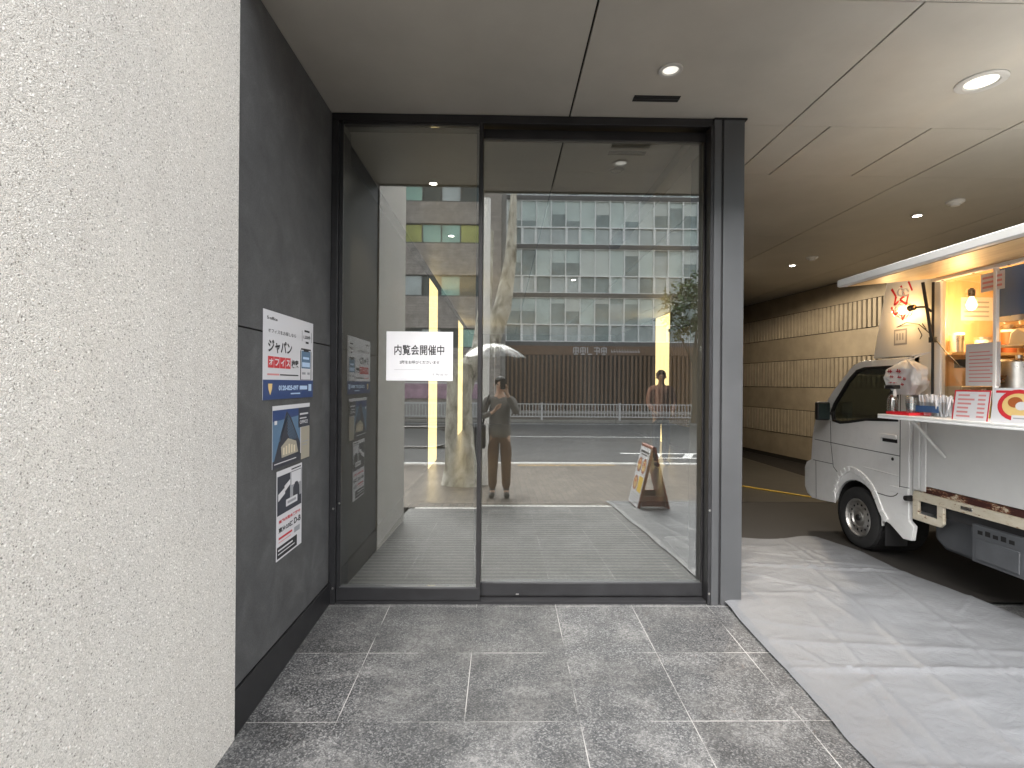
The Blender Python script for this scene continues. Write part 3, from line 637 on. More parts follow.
for lab, (x0, x1, ya, yb, za, zb) in {
    'tall glowing gold panel, the nearer one on the left lobby wall': (-1.269, -1.255, 8.9, 10.05, .01, CEIL - .02),
    'tall glowing gold panel, the farther one on the left lobby wall': (-1.269, -1.255, 14.7, 16.4, .01, CEIL - .02),
    'tall glowing gold panel on the right lobby wall behind the sliding door': (4.085, 4.099, 12.8, 14.0, .01, CEIL - .02)}.items():
    t = thing('light_panel', lab, 'light panel', (x0, (ya + yb) / 2, 0), 'gold light panels in the lobby')
    MB(M['gold_light']).box(x0, x1, ya, yb, za, zb).build('diffuser', t)
    for q0, q1 in ((ya - .03, ya - .001), (yb + .001, yb + .03)): MB(M['frame']).box(x0, x1, q0, q1, za, zb).build('side_trim', t)
t = tag(MB(M['matting']).grid(lambda u, v: (-1.10 + 2.5 * u, 3.78 + 2.6 * v, .010), 2, 2).build('entrance_mat'), 'grey ribbed entrance matting on the floor behind the glass', 'mat')
# beam over the right of the vestibule
tag(MB(M['frame']).box(1.33, 1.44, D + .21, 6.6, CEIL - .09, CEIL - .004).build('head_beam'), 'dark grey ceiling beam running inward behind the sliding door', 'beam')

# ================================================================== ceiling fittings
def downlight(x, y, r, label, lit, spot=None, group='round downlights in the ceiling'):
    t = thing('downlight', label, 'downlight', (x, y, CEIL), group)
    MB(M['enamel']).lathe([(r, 0), (r, -.006), (r * .96, -.009), (r * .70, -.009), (r * .66, -.004), (r * .62, .012)], (x, y, CEIL), 'z', 40).build('trim_ring', t, smooth=True)
    MB(M[lit]).disc((x, y, CEIL - .0015), r * .64, 'z', 32).build('lamp', t)
    if spot:
        l = bpy.data.lights.new('downlight_beam', 'SPOT'); l.energy = spot; l.color = (1, .85, .66); l.spot_size = R(174 if x > 2 else 115); l.spot_blend = .22 if x > 2 else .5; l.shadow_soft_size = .05
        o = bpy.data.objects.new('downlight_beam', l); COL.objects.link(o); o.location = (0, 0, -.03); o.parent = t
    return t
downlight(.943, 2.98, .068, 'small white downlight in the ceiling above the sliding door', 'lamp_soft')
downlight(2.80, 3.04, .125, 'large white downlight in the ceiling right of the column', 'lamp_soft')
downlight(4.33, 5.43, .06, 'lit downlight above the food truck awning, the nearer of two in the passage', 'lamp_on', 8)
downlight(4.30, 7.75, .06, 'lit downlight deep in the passage near the ribbed wall', 'lamp_on', 46)
downlight(-.64, 4.73, .05, 'lit downlight on the left of the lobby ceiling behind the fixed pane', 'lamp_on', 7)
downlight(-.64, 6.4, .05, 'second lit downlight farther back on the left lobby ceiling', 'lamp_on', 7)
downlight(.94, 4.40, .065, 'white downlight in the lobby ceiling behind the sliding door', 'lamp_off')
downlight(1.2, 9.0, .06, 'lit downlight far back in the middle of the lobby ceiling', 'lamp_on', 30)
for (x, y, lab) in ((4.36, 5.0, 'round white smoke detector beside the nearer lit passage downlight'), (4.30, 7.25, 'round white smoke detector beside the deeper lit passage downlight')):
    t = thing('smoke_detector', lab, 'detector', (x, y, CEIL), 'smoke detectors in the passage ceiling')
    MB(M['white']).lathe([(.075, 0), (.075, -.014), (.06, -.026), (.0001, -.03)], (x, y, CEIL), 'z', 28).build('base', t, smooth=True)
    MB(M['white']).lathe([(.04, -.027), (.036, -.046), (.0001, -.05)], (x, y, CEIL), 'z', 24).build('sensor', t, smooth=True)
for (x, y, lab) in ((.95, 3.283, 'black slot vent in the ceiling outside above the sliding door'), (.95, 4.06, 'black slot vent in the lobby ceiling behind the sliding door')):
    t = thing('ceiling_vent', lab, 'vent', (x, y, CEIL), 'black slot vents in the ceiling')
    MB(M['void']).box(x - .145, x + .145, y - .034, y + .034, CEIL - .003, CEIL + .001).build('slot', t)
    MB(M['black']).box(x - .145, x + .145, y - .003, y + .003, CEIL - .006, CEIL - .0031).build('blade', t)

# ================================================================== passage wall of plain and ribbed block courses
t = thing('ribbed_wall', 'tan block wall with alternating plain and ribbed courses at the back of the passage', 'wall', (5.6, 9.5, 0))
wd = Vector((-.115, 1, 0)).normalized(); wn = Vector((-1, -.115, 0)).normalized(); w0 = Vector((5.72, 9.5, 0))
def wpt(s, d, z): return w0 + wd * s + wn * d + Vector((0, 0, z))
def wbox(b, s0, s1, d0, d1, z0, z1):
    b.add([wpt(s0, d0, z0), wpt(s1, d0, z0), wpt(s1, d1, z0), wpt(s0, d1, z0), wpt(s0, d0, z1), wpt(s1, d0, z1), wpt(s1, d1, z1), wpt(s0, d1, z1)],
          [(0, 3, 2, 1), (4, 5, 6, 7), (0, 1, 5, 4), (1, 2, 6, 5), (2, 3, 7, 6), (3, 0, 4, 7)])
b = MB(M['joint']); wbox(b, -7.6, 11, -.25, -.012, -.01, CEIL - .004); b.build('backing', t)
zz = [.07, .52, 1.0, 1.44, 1.96, 2.41, 2.87, CEIL - .006]
for k in range(7):
    z0, z1 = zz[k] + .006, zz[k + 1] - .006
    b = MB(M['block'] if k % 2 == 0 else M['rib'])
    if k % 2 == 0:
        s = -7.55
        while s < 10.9: wbox(b, s, min(s + 1.19, 10.95), -.011, .0, z0, z1); s += 1.194
        b.build('plain_course', t)
    else:
        s = -7.55
        while s < 10.9: wbox(b, s, s + .062, -.011, .014, z0, z1); s += .1
        b.build('ribbed_course', t)
b = MB(M['joint']); wbox(b, -7.55, 10.95, -.01, .006, .0, .068); b.build('skirting', t)
tag(MB(M['lobby_dark']).box(4.26, 6.0, 20, 20.2, 0, CEIL - .004).build('passage_end_wall'), 'dark wall closing the far end of the vehicle passage', 'wall')

# ================================================================== ground sheet (tarp)
def tarp_fn():
    ridges = []   # x0,y0,x1,y1,height,width
    rnd = random.Random(3)
    ridges += [(1.5, 4.28, 3.1, 4.02, .016, .020), (1.5, 3.02, 3.3, 2.84, .008, .022), (1.48, 2.74, 3.3, 2.70, .013, .022), (1.5, 2.06, 3.3, 1.98, .013, .025), (1.6, 3.62, 2.3, 3.60, .006, .016), (2.0, 1.2, 2.5, 4.4, .009, .02), (2.45, 1.0, 2.9, 4.2, .008, .022), (1.75, 1.2, 2.0, 3.4, .006, .018)]
    for k in range(46):
        x = rnd.uniform(1.5, 3.1); y = rnd.uniform(0, 4.8); a = rnd.gauss(0, .35); L = rnd.uniform(.15, .8)
        ridges.append((x, y, x + L * math.cos(a), y + L * math.sin(a), rnd.uniform(.003, .009), rnd.uniform(.010, .026)))
    for k in range(14):
        x = rnd.uniform(1.6, 3.1); y = rnd.uniform(0, 4.6); L = rnd.uniform(.3, 1.0)
        ridges.append((x, y, x + rnd.uniform(-.12, .12), y + L, rnd.uniform(.003, .007), rnd.uniform(.012, .022)))
    def h(x, y):
        z = .012 + .010 * (noise.noise(Vector((x * 1.4, y * 1.1, 2.2))) + .5) + .006 * noise.noise(Vector((x * 4, y * 7, 5.1)))
        for (x0, y0, x1, y1, hh, ww) in ridges:
            dx, dy = x1 - x0, y1 - y0; L2 = dx * dx + dy * dy
            u = ((x - x0) * dx + (y - y0) * dy) / L2
            if u < -.1 or u > 1.1: continue
            d = (x - x0) * dy - (y - y0) * dx; d = d / math.sqrt(L2) + .012 * noise.noise(Vector((x * 5, y * 5, hh * 900)))
            if abs(d) > ww * 3: continue
            e = min(1, max(0, (u + .1) / .25)) * min(1, max(0, (1.1 - u) / .25))
            z += hh * math.exp(-(d / ww) ** 2) * e
        return max(z, .007)
    return h
th = tarp_fn()
def tf(u, v):
    y = -.12 + v * 5.05
    xl = 1.505 + .028 * noise.noise(Vector((0, y * 1.3, 7))) + .008 * noise.noise(Vector((0, y * 6, 3))) + (.05 * max(0, (y - 4.3)) if y > 4.3 else 0) - .03 * max(0, 1.6 - y)
    xr = 3.16 + .17 * min(1, max(0, (4.1 - y) / .8)) + .04 * noise.noise(Vector((3, y * .9, 7))) - .35 * max(0, y - 4.55)
    x = xl + (xr - xl) * u
    yy = y + (v > .9) * (v - .9) * 1.2 * noise.noise(Vector((x * 2.2, 4, 1)))
    edge = min(u, 1 - u) * (xr - xl)
    k = min(1, .35 + edge / .06)
    if y > .22 or True:
        base = gz(yy) + (.006 if .15 < yy < .3 else .004) + (max(0, min(1, (yy - 3.15) / .364)) * .016 if yy < D else 0)
    return (x, yy, base + th(x, yy) * k)
b = MB(M['tarp']); b.grid(tf, 120, 300); b.build('ground_sheet', smooth=True)
tag(bpy.data.objects['ground_sheet'], 'wrinkled silver grey plastic sheet spread on the floor beside the truck', 'tarpaulin')

# ================================================================== food truck
TX = 3.22; TX2 = 4.69
t = thing('food_truck', 'white kei food truck with open serving hatch and lit kitchen in the passage', 'food truck', (3.95, 3.9, 0))
def bez(p0, p1, p2, n=6):
    return [((1 - s) ** 2 * p0[0] + 2 * s * (1 - s) * p1[0] + s * s * p2[0], (1 - s) ** 2 * p0[1] + 2 * s * (1 - s) * p1[1] + s * s * p2[1]) for s in [i / n for i in range(n + 1)]]
WY, WZ = 4.715, .272     # front wheel
arch = [(WY + .315 * math.cos(R(a)), WZ + .02 + .315 * math.sin(R(a))) for a in range(15, 186, 12)]   # front (large y) to rear
front = [(5.50, .36), (5.51, .50), (5.505, .66), (5.42, .70), (5.40, .95), (5.36, 1.10)]
roofline = [(5.33, 1.14), (5.06, 1.42), (4.86, 1.585)] + bez((4.86, 1.585), (4.78, 1.68), (4.62, 1.69), 5)[1:] + [(4.10, 1.70)]
outer = [(4.10, 1.70), (4.10, .40), (4.05, .37), (4.07, .25), (4.16, .24), (4.30, .32), (4.38, .34)]
outer += arch[::-1]
outer += [(5.06, .33), (5.25, .31), (5.40, .30)] + front + roofline[:-1]
win = [(4.225, 1.185), (4.225, 1.60), (4.245, 1.625), (4.62, 1.622), (4.72, 1.60), (4.83, 1.52), (5.04, 1.29), (5.08, 1.22), (5.06, 1.13), (4.95, 1.115), (4.80, 1.135), (4.60, 1.17)]
body = MB(M['paint'])
body.plate(outer, [win], TX, TX + .035); body.plate(outer, [win], TX2 - .035, TX2)
fr = [(5.40, .30)] + front
def strip(bb, path, x0, x1, th=.02):
    for (a, c) in zip(path[:-1], path[1:]):
        d = Vector((c[0] - a[0], c[1] - a[1])); nrm = Vector((-d.y, d.x)).normalized() * th
        bb.prism([a, c, (c[0] + nrm.x, c[1] + nrm.y), (a[0] + nrm.x, a[1] + nrm.y)], 'x', x0, x1)
strip(body, fr, TX + .036, TX2 - .036); strip(body, roofline[2:], TX + .036, TX2 - .036)
body.box(TX + .036, TX2 - .036, 4.10, 4.12, .42, 1.20)
body.build('cab', t, bevel=.006)
b = MB(M['carglass']); b.prism([(5.33, 1.14), (4.88, 1.57), (4.875, 1.563), (5.325, 1.133)], 'x', TX + .06, TX2 - .06); b.build('windshield', t)
def outline_strip(path, w, x0, x1, mat, closed=False):
    bb = MB(mat); P = [Vector((a, c)) for a, c in path]; n = len(P)
    L = []; Q = []
    for i in range(n):
        a = P[i - 1] if (i or closed) else P[0]; c = P[(i + 1) % n] if (i < n - 1 or closed) else P[-1]
        d = (c - a).normalized(); nn = Vector((-d.y, d.x)) * w / 2; L.append(P[i] + nn); Q.append(P[i] - nn)
    m = n if closed else n - 1
    for i in range(m):
        j = (i + 1) % n
        bb.prism([tuple(L[i]), tuple(L[j]), tuple(Q[j]), tuple(Q[i])], 'x', x0, x1)
    return bb
for sx, nm in ((TX, -1), (TX2, 1)):
    a0, a1 = (sx + .010, sx + .014) if nm < 0 else (sx - .014, sx - .010)
    b = MB(M['carglass']); b.plate(win, [], a0, a1); b.build('side_window', t)
    e0, e1 = (sx - .004, sx + .02) if nm < 0 else (sx - .02, sx + .004)
    outline_strip(win, .024, e0, e1, M['trim'], True).build('window_seal', t)
    # raised wheel arch lip
    lip = [(5.03, .335), (5.035, .45)] + bez((5.035, .45), (4.99, .64), (4.80, .70), 6)[1:] + bez((4.80, .70), (4.56, .69), (4.45, .50), 6)[1:] + [(4.39, .40), (4.33, .34)]
    l0, l1 = (sx - .012, sx + .004) if nm < 0 else (sx - .004, sx + .012)
    outline_strip(lip, .055, l0, l1, M['paint']).build('arch_flare', t, bevel=.007, seg=3)
# door with seams, handle and lock (near side)
door = MB(M['seam'])
seamp = [(4.195, 1.66), (4.195, .66)] + bez((4.195, .66), (4.20, .55), (4.34, .548), 6)[1:] + [(4.50, .55), (4.545, .60)]
o1 = outline_strip(seamp, .007, TX - .0012, TX + .004, M['seam'])
for (q, wv) in (([(4.99, .64), (5.05, .68), (5.09, .90), (5.10, 1.12)], .006), ([(5.38, .70), (5.06, .705)], .005), ([(4.195, .90), (4.8, .905), (5.36, .915)], .006), ([(4.10, .66), (4.19, .655)], .005), ([(5.325, .32), (5.335, .7)], .005)):
    s2 = outline_strip(q, wv, TX - .0012, TX + .004, M['seam']); o1.add(s2.v, s2.f)
dobj = o1.build('door', t)
b = MB(M['trim']); b.box(TX - .003, TX + .002, 4.225, 4.39, 1.0, 1.065); b.build('handle_recess', dobj)
b = MB(M['paint']); b.box(TX - .022, TX - .0035, 4.22, 4.40, 1.03, 1.068); b.build('handle', dobj, bevel=.006)
MB(M['trim']).lathe([(.0001, -.004), (.012, -.004), (.014, 0)], (TX, 4.275, .865), 'x', 16).build('lock', dobj)
# chrome-edged door lower crease as a soft ledge
b = outline_strip([(4.21, .735), (4.62, .745)], .010, TX - .004, TX + .003, M['paint']); b.build('door_crease', t, bevel=.003)
b = MB(M['trim']); b.tube([(TX + .012, 4.12, 1.697), (TX + .012, 4.60, 1.688), (TX + .012, 4.78, 1.655)], .006, 6); b.build('drip_rail', t)
b = outline_strip([(4.11, .625), (4.30, .62)], .05, TX - .006, TX + .004, M['paint']); b.build('sill_panel', t, bevel=.004)
# front: bumper, lamps, grille, mirror, wipers, dashboard, seats
b = MB(M['paint']); b.prism([(5.44, .31), (5.50, .33), (5.545, .40), (5.55, .60), (5.51, .665), (5.42, .665), (5.42, .31)], 'x', TX + .005, TX2 - .005); b.build('bumper', t, bevel=.012)
for x in (TX + .05, TX2 - .33):
    b = MB(M['bottle']); b.box(x, x + .28, 5.40, 5.445, .70, .88); b.build('headlight', t, bevel=.015)
b = MB(M['trim']); b.box(TX + .4, TX2 - .4, 5.552, 5.556, .38, .52); b.build('grille', t)
for sx, d in ((TX, -1), (TX2, 1)):
    b = MB(M['trim']); xx = sx + d * .10
    b.box(xx - .065, xx + .065, 5.04, 5.10, 1.13, 1.31); mo = b.build('wing_mirror', t, bevel=.02, seg=3)
    MB(M['darkwin']).box(xx - .052, xx + .052, 5.034, 5.0395, 1.145, 1.295).build('mirror_glass', mo)
    MB(M['trim']).tube([(sx, 5.08, 1.20), (sx + d * .05, 5.075, 1.19)], .014).build('mirror_arm', mo)
b = MB(M['chassis']); b.box(TX + .05, TX2 - .05, 4.95, 5.3, .85, 1.08); b.build('dashboard', t, bevel=.03)
b = MB(M['trim']); b.lathe([(.17 + .014 * math.cos(a), .014 * math.sin(a)) for a in [R(40 * k) for k in range(10)]], (0, 0, 0), 'z', 28)
mm = Matrix.Translation((4.3, 4.86, 1.16)) @ Matrix.Rotation(R(-38), 4, 'X'); b.v = [mm @ v for v in b.v]; b.build('steering_wheel', t, smooth=True)
for x in (TX + .12, TX + .78):
    b = MB(M['greybox']); b.box(x, x + .52, 4.22, 4.66, .72, .86); b.prism([(4.16, .86), (4.30, .86), (4.24, 1.36), (4.13, 1.36)], 'x', x, x + .52); b.prism([(4.15, 1.37), (4.22, 1.37), (4.21, 1.55), (4.15, 1.55)], 'x', x + .13, x + .39)
    b.build('seat', t, bevel=.03)
# wheels
def wheel(x, y, side):
    w = MB(M['tyre'])
    prof = [(.165, .02), (.175, -.004), (.205, -.012), (.245, -.008), (.266, .006), (.272, .03), (.272, .115), (.262, .14), (.2, .15), (.165, .14)]
    w.lathe([(r, h if side < 0 else -h) for r, h in prof], (x, y, WZ), 'x', 56)
    for k in range(56):   # tread blocks
        a = 2 * math.pi * k / 56
        c, d = math.cos(a), math.sin(a); q = .273
        hx = (.03, .115) if side < 0 else (-.115, -.03)
        ta = (-d, c)
        w.add([(x + hx[i], y + c * r + ta[0] * .008 * s_, WZ + d * r + ta[1] * .008 * s_) for i in (0, 1) for r in (.270, .2765) for s_ in (-1, 1)],
              [(0, 1, 3, 2), (4, 6, 7, 5), (0, 4, 5, 1), (2, 3, 7, 6), (0, 2, 6, 4), (1, 5, 7, 3)])
    wo = w.build('wheel', t, smooth=True)
    rp = [(.168, .02), (.170, .002), (.160, -.004), (.154, .004), (.150, .030), (.140, .036), (.125, .030), (.098, .012), (.085, .006), (.078, .016), (.05, .02), (.047, .008), (.0001, .006)]
    b = MB(M['rim']); b.lathe([(r, h if side < 0 else -h) for r, h in rp], (x, y, WZ), 'x', 48); b.use(M['trim'])
    sg = -1 if side < 0 else 1
    for k in range(14):
        a = 2 * math.pi * k / 14
        hh = .0225
        cx = (x + hh - .0035) if side < 0 else (x - hh + .0035)
        b.disc((cx, y + .116 * math.cos(a), WZ + .116 * math.sin(a)), .0115, 'x', 10)
    b.lathe([(.03, -.004 if side < 0 else .004), (.026, -.012 if side < 0 else .012), (.0001, -.014 if side < 0 else .014)], (x + (.01 if side < 0 else -.01), y, WZ), 'x', 20)
    b.build('rim', wo, smooth=True)
for (x, y, s_) in ((TX + .012, WY, -1), (TX2 - .012, WY, 1), (TX + .06, 2.70, -1), (TX2 - .06, 2.70, 1)): wheel(x, y, s_)
b = MB(M['void']); b.lathe([(.31, .03), (.31, .42)], (TX, WY, WZ + .02), 'x', 36); b.box(TX + .2, TX + .21, 4.4, 5.03, .1, .60); b.build('wheel_well', t)
b = MB(M['trim']); b.box(TX + .01, TX + .20, 4.365, 4.372, .12, .36); b.build('mud_flap', t)
# chassis and underframe
b = MB(M['chassis']); b.box(TX + .25, TX2 - .25, 2.2, 5.3, .36, .5); b.box(TX + .30, TX + .36, 2.2, 4.0, .28, .60); b.box(TX + .03, TX2 - .03, 2.2, 4.08, .5, .57); b.build('chassis', t)
b = MB(M['greybox']); b.prism([(4.0, .29), (4.0, .52), (3.2, .52), (3.2, .22), (3.9, .23)], 'x', TX + .12, TX + .5); b.build('fuel_tank', t, bevel=.03)
b = MB(M['greybox']); b.box(TX + .0, TX + .26, 3.16, 3.54, .275, .53); b.box(TX - .010, TX - .001, 3.20, 3.50, .30, .44); bx_ = b.build('battery_box', t, bevel=.016, seg=3)
b = MB(M['void'])
for k in range(5): b.box(TX - .002, TX + .01, 3.24 + k * .055, 3.275 + k * .055, .47, .495 + (k % 2) * .008)
b.build('vent_slot', bx_)
b = MB(M['rust']); b.plate([(4.05, .64), (4.05, .43), (3.79, .43), (3.76, .46), (3.76, .585), (3.80, .64)], [[(3.99, .595), (3.99, .485), (3.82, .485), (3.82, .595)]], TX - .012, TX + .012); b.build('step_bracket', t, bevel=.006)
b = MB(M['trim']); b.lathe([(.0001, -.05), (.02, -.05), (.024, 0)], (TX - .0, 4.075, .585), 'x', 14); b.build('reflector', t)
b = MB(M['rust']); b.box(TX - .015, TX + .02, 2.2, 4.04, .585, .652); b.build('bed_rail', t, bevel=.004)
b = MB(M['rust2']); b.box(TX + .004, TX + .03, 2.2, 3.96, .653, .70); b.build('rust_strip', t)
for y in (3.52, 2.6):
    MB(M['steel']).box(TX - .02, TX - .0151, y, y + .09, .61, .635).build('latch', t, bevel=.003)
# kitchen box
b = MB(M['white']); b.box(TX + .002, TX + .03, 2.2, 3.93, .705, 1.235); b.build('side_panel', t, bevel=.004)
b = MB(M['paint']); b.box(TX - .002, TX + .05, 3.935, 3.985, .66, 1.235); b.box(TX + .0, TX + .05, 4.0, 4.06, .66, 1.70); b.build('corner_post', t, bevel=.008)
box = MB(M['white'])
box.plate([(4.06, 1.705), (4.51, 1.705), (4.355, 2.36), (3.86, 2.36), (3.86, 1.25), (4.06, 1.25)], [], TX, TX + .03)
box.plate([(2.2, .7), (4.06, .7), (4.06, 1.705), (4.51, 1.705), (4.355, 2.36), (2.2, 2.36)], [], TX2 - .03, TX2)
box.prism([(4.51, 1.705), (4.355, 2.36), (4.33, 2.355), (4.485, 1.705)], 'x', TX + .031, TX2 - .031)
box.box(TX + .031, TX2 - .031, 4.035, 4.06, .7, 1.705); box.box(TX + .031, TX2 - .031, 4.06, 4.485, 1.7055, 1.725)
box.box(TX, TX2, 2.2, 4.36, 2.361, 2.385); box.box(TX + .031, TX2 - .031, 2.2, 2.225, .7, 2.36); box.box(TX + .031, TX2 - .031, 2.226, 4.034, .70, .73)
box.build('kitchen_box', t, bevel=.005)
b = MB(M['ply2']); b.box(TX2 - .045, TX2 - .032, 2.23, 4.03, .74, 2.34); b.box(TX + .035, TX2 - .047, 4.015, 4.032, 1.25, 2.34); b.box(TX + .035, TX2 - .047, 2.228, 2.24, .74, 2.34); b.box(TX + .035, TX2 - .047, 2.245, 4.012, 2.342, 2.358); b.build('kitchen_lining', t)
b = MB(M['paint']); b.lathe([(.0001, .10), (.09, .095), (.2, .075), (.27, .03), (.29, 0)], (0, 0, 0), 'z', 24)
b.v = [Vector((TX + .36 + v.x * 1.1, 4.33 + v.y * .75, 1.692 + v.z * .9)) for v in b.v]; b.build('roof_scoop', t, smooth=True)
b = MB(M['alu']); b.box(TX - .012, TX + .03, 3.80, 3.855, 1.25, 2.30); b.box(TX - .004, TX + .02, 2.22, 3.799, 2.265, 2.30); b.box(TX - .004, TX + .02, 3.372, 3.395, 1.262, 2.264); b.build('hatch_frame', t, bevel=.003)
b = MB(M['white']); b.box(2.84, TX - .013, 2.22, 3.93, 1.240, 1.256); b.use(M['alu']).box(2.84, 2.852, 2.22, 3.93, 1.224, 1.2395).use(M['steel']); b.box(TX + .035, TX + .30, 2.25, 4.01, 1.236, 1.25); b.build('counter_shelf', t, bevel=.003)
for y in (3.75, 2.5):
    b = MB(M['white']); b.tube([(TX - .01, y, .95), (2.95, y, 1.234)], .010); b.build('shelf_bracket', t)
aw = MB(M['white'])
aw.prism([(2.465, 2.195), (2.48, 2.19), (TX - .01, 2.268), (TX - .01, 2.318), (2.478, 2.246), (2.465, 2.240)], 'y', 2.22, 3.838); awo = aw.build('awning', t, bevel=.003)
b = MB(M['ply']); b.add([(2.52, 2.25, 2.190), (TX - .02, 2.25, 2.264), (TX - .02, 3.80, 2.264), (2.52, 3.80, 2.190), (2.52, 2.25, 2.1935), (TX - .02, 2.25, 2.2675), (TX - .02, 3.80, 2.2675), (2.52, 3.80, 2.1935)], [(0, 3, 2, 1), (4, 5, 6, 7), (0, 1, 5, 4), (1, 2, 6, 5), (2, 3, 7, 6), (3, 0, 4, 7)]); b.build('lining', awo)
b = MB(M['alu']); b.box(TX - .06, TX - .02, 2.24, 3.82, 2.235, 2.255)
b.build('hinge_rail', awo)
for k in range(6):
    b = MB(M['void']); b.lathe([(.0001, -.004), (.006, -.003), (.008, 0)], (TX - .04, 2.5 + k * .25, 2.2345), 'z', 10); b.build('screw', awo)
b = MB(M['trim']); b.tube([(TX - .05, 3.82, 1.262), (TX - .05, 3.82, 2.235)], .009); b.tube([(TX - .06, 3.815, 1.80), (TX - .12, 3.83, 2.235)], .011); b.box(TX - .065, TX - .035, 3.80, 3.84, 1.79, 1.83); b.build('awning_strut', t)
b = MB(M['acrylic']); b.box(TX + .004, TX + .009, 3.396, 3.799, 1.27, 2.262); b.build('acrylic_screen', t)
# graphics on the slanted shoulder panel
b = MB(M['red']); q = TX - .0015
def brush(pts, w):
    for (a, c) in zip(pts[:-1], pts[1:]):
        d = Vector((c[0] - a[0], c[1] - a[1])); nn = Vector((-d.y, d.x)).normalized() * w / 2
        b.add([(q, a[0] + nn.x, a[1] + nn.y), (q, c[0] + nn.x * .7, c[1] + nn.y * .7), (q, c[0] - nn.x * .7, c[1] - nn.y * .7), (q, a[0] - nn.x, a[1] - nn.y)], [(0, 1, 2, 3)])
brush([(4.30, 2.27), (4.25, 2.20), (4.27, 2.13), (4.22, 2.16)], .022); brush([(4.20, 2.28), (4.16, 2.19), (4.21, 2.17), (4.14, 2.12), (4.12, 2.2)], .020); brush([(4.30, 2.12), (4.26, 2.05), (4.20, 2.09), (4.18, 2.0), (4.14, 2.06)], .020); brush([(4.12, 2.3), (4.08, 2.22)], .018)
b.build('red_lettering', t); b = MB(M['ink']); brush([(4.02, 1.92), (3.98, 1.86), (4.0, 1.83)], .01); brush([(3.98, 1.95), (3.94, 1.9)], .01)
b.build('lettering', t); b = MB(M['grey_print']); b.add([(q, 4.27, 1.80), (q, 4.13, 1.80), (q, 4.13, 1.93), (q, 4.27, 1.93)], [(0, 1, 2, 3)])
b.use(M['paper']); b.add([(q - .0008, 4.255, 1.815), (q - .0008, 4.145, 1.815), (q - .0008, 4.145, 1.915), (q - .0008, 4.255, 1.915)], [(0, 1, 2, 3)])
b.use(M['grey_print'])
for k in range(3): b.add([(q - .0014, 4.24 - k * .03, 1.84), (q - .0014, 4.225 - k * .03, 1.84), (q - .0014, 4.225 - k * .03, 1.895), (q - .0014, 4.24 - k * .03, 1.895)], [(0, 1, 2, 3)])
b.build('sticker', t)
# shelf and things inside the kitchen
b = MB(M['steel']); b.box(TX + .42, TX2 - .05, 2.26, 3.28, 1.86, 1.885); b.box(TX + .70, TX2 - .05, 2.26, 3.30, 1.50, 1.52); b.build('kitchen_shelf', t)
MB(M['blue']).box(TX + .08, TX + .10, 2.3, 3.44, 1.93, 2.25).build('blue_panel', t)
MB(M['steel']).box(TX + .07, TX + .13, 2.3, 3.44, 1.895, 1.929).build('panel_ledge', t)

# --- loose things of the stall
def bulb_lamp(x, y, z, label, cage, d):
    t2 = thing('bulb_lamp', label, 'lamp', (x, y, z), 'warm bulbs lighting the food truck')
    prof = [(.0001, -.055), (.018, -.048), (.030, -.028), (.032, -.008), (.024, .018), (.014, .038), (.013, .05)]
    def place(bb):
        mt = Matrix.Translation((x, y, z)) @ Vector((0, 0, 1)).rotation_difference(Vector(d)).to_matrix().to_4x4(); bb.v = [mt @ v for v in bb.v]; return bb
    place(MB(M['bulb_on']).lathe(prof, (0, 0, 0), 'z', 20)).build('bulb', t2, smooth=True)
    place(MB(M['trim']).lathe([(.016, .045), (.022, .05), (.022, .10), (.01, .11)], (0, 0, 0), 'z', 16)).build('socket', t2, smooth=True)
    if cage:
        c = MB(M['trim'])
        for k in range(8):
            a = 2 * math.pi * k / 8
            c.tube([(.022 * math.cos(a), .022 * math.sin(a), .06), (.062 * math.cos(a), .062 * math.sin(a), .01), (.064 * math.cos(a), .064 * math.sin(a), -.04), (.03 * math.cos(a), .03 * math.sin(a), -.10)], .0018, 5)
        c.lathe([(.066, -.012), (.068, -.01), (.066, -.008)], (0, 0, 0), 'z', 24); place(c).build('cage', t2)
    l = bpy.data.lights.new('bulb_glow', 'POINT'); l.energy = 3.6 if not cage else .7; l.color = (1, .62, .28); l.shadow_soft_size = .03
    o = bpy.data.objects.new('bulb_glow', l); COL.objects.link(o); o.parent = t2; o.location = Vector(d) * -.11 + Vector((-.03, 0, -.02))
    return t2
bulb_lamp(3.12, 4.03, 2.06, 'wire caged bulb on a bracket beside the hatch post of the truck', True, (-.05, -1, .05))
bulb_lamp(3.44, 3.80, 2.08, 'bare glowing bulb hanging behind the acrylic screen of the truck', False, (0, 0, 1))
bulb_lamp(3.9, 2.9, 2.20, 'bare glowing bulb hanging deep in the truck kitchen', False, (0, 0, 1))
b = MB(M['trim']); b.tube([(3.12, 3.93, 2.065), (3.16, 3.87, 2.06), (3.17, 3.835, 2.02)], .008); b.tube([(3.25, 4.36, 1.93), (3.19, 4.1, 1.97), (3.17, 3.95, 1.94), (3.165, 3.83, 1.85), (3.16, 3.7, 1.72), (3.14, 3.55, 1.60)], .0035, 6)
tag(b.build('lamp_cable'), 'thin black lamp cable drooping across the truck hatch post', 'cable')
b = MB(M['white'])
for dx in (0, .035):
    b.tube([(2.95 + dx + .022 * math.cos(a), 3.85, 2.165 + .028 * math.sin(a)) for a in [R(20 * k) for k in range(17)]], .006, 8)
tag(b.build('hook'), 'pair of white plastic hooks under the front corner of the awning', 'hook')

def vplane(x, y0, z0, wdt, h, ang=0):
    """sheet facing -x (towards the glass), text reading from far y to near y"""
    return (Vector((x, y0, z0)), Vector((0, -wdt, 0)), Vector((-math.sin(ang) * 0 + math.tan(ang) * h, 0, h)))
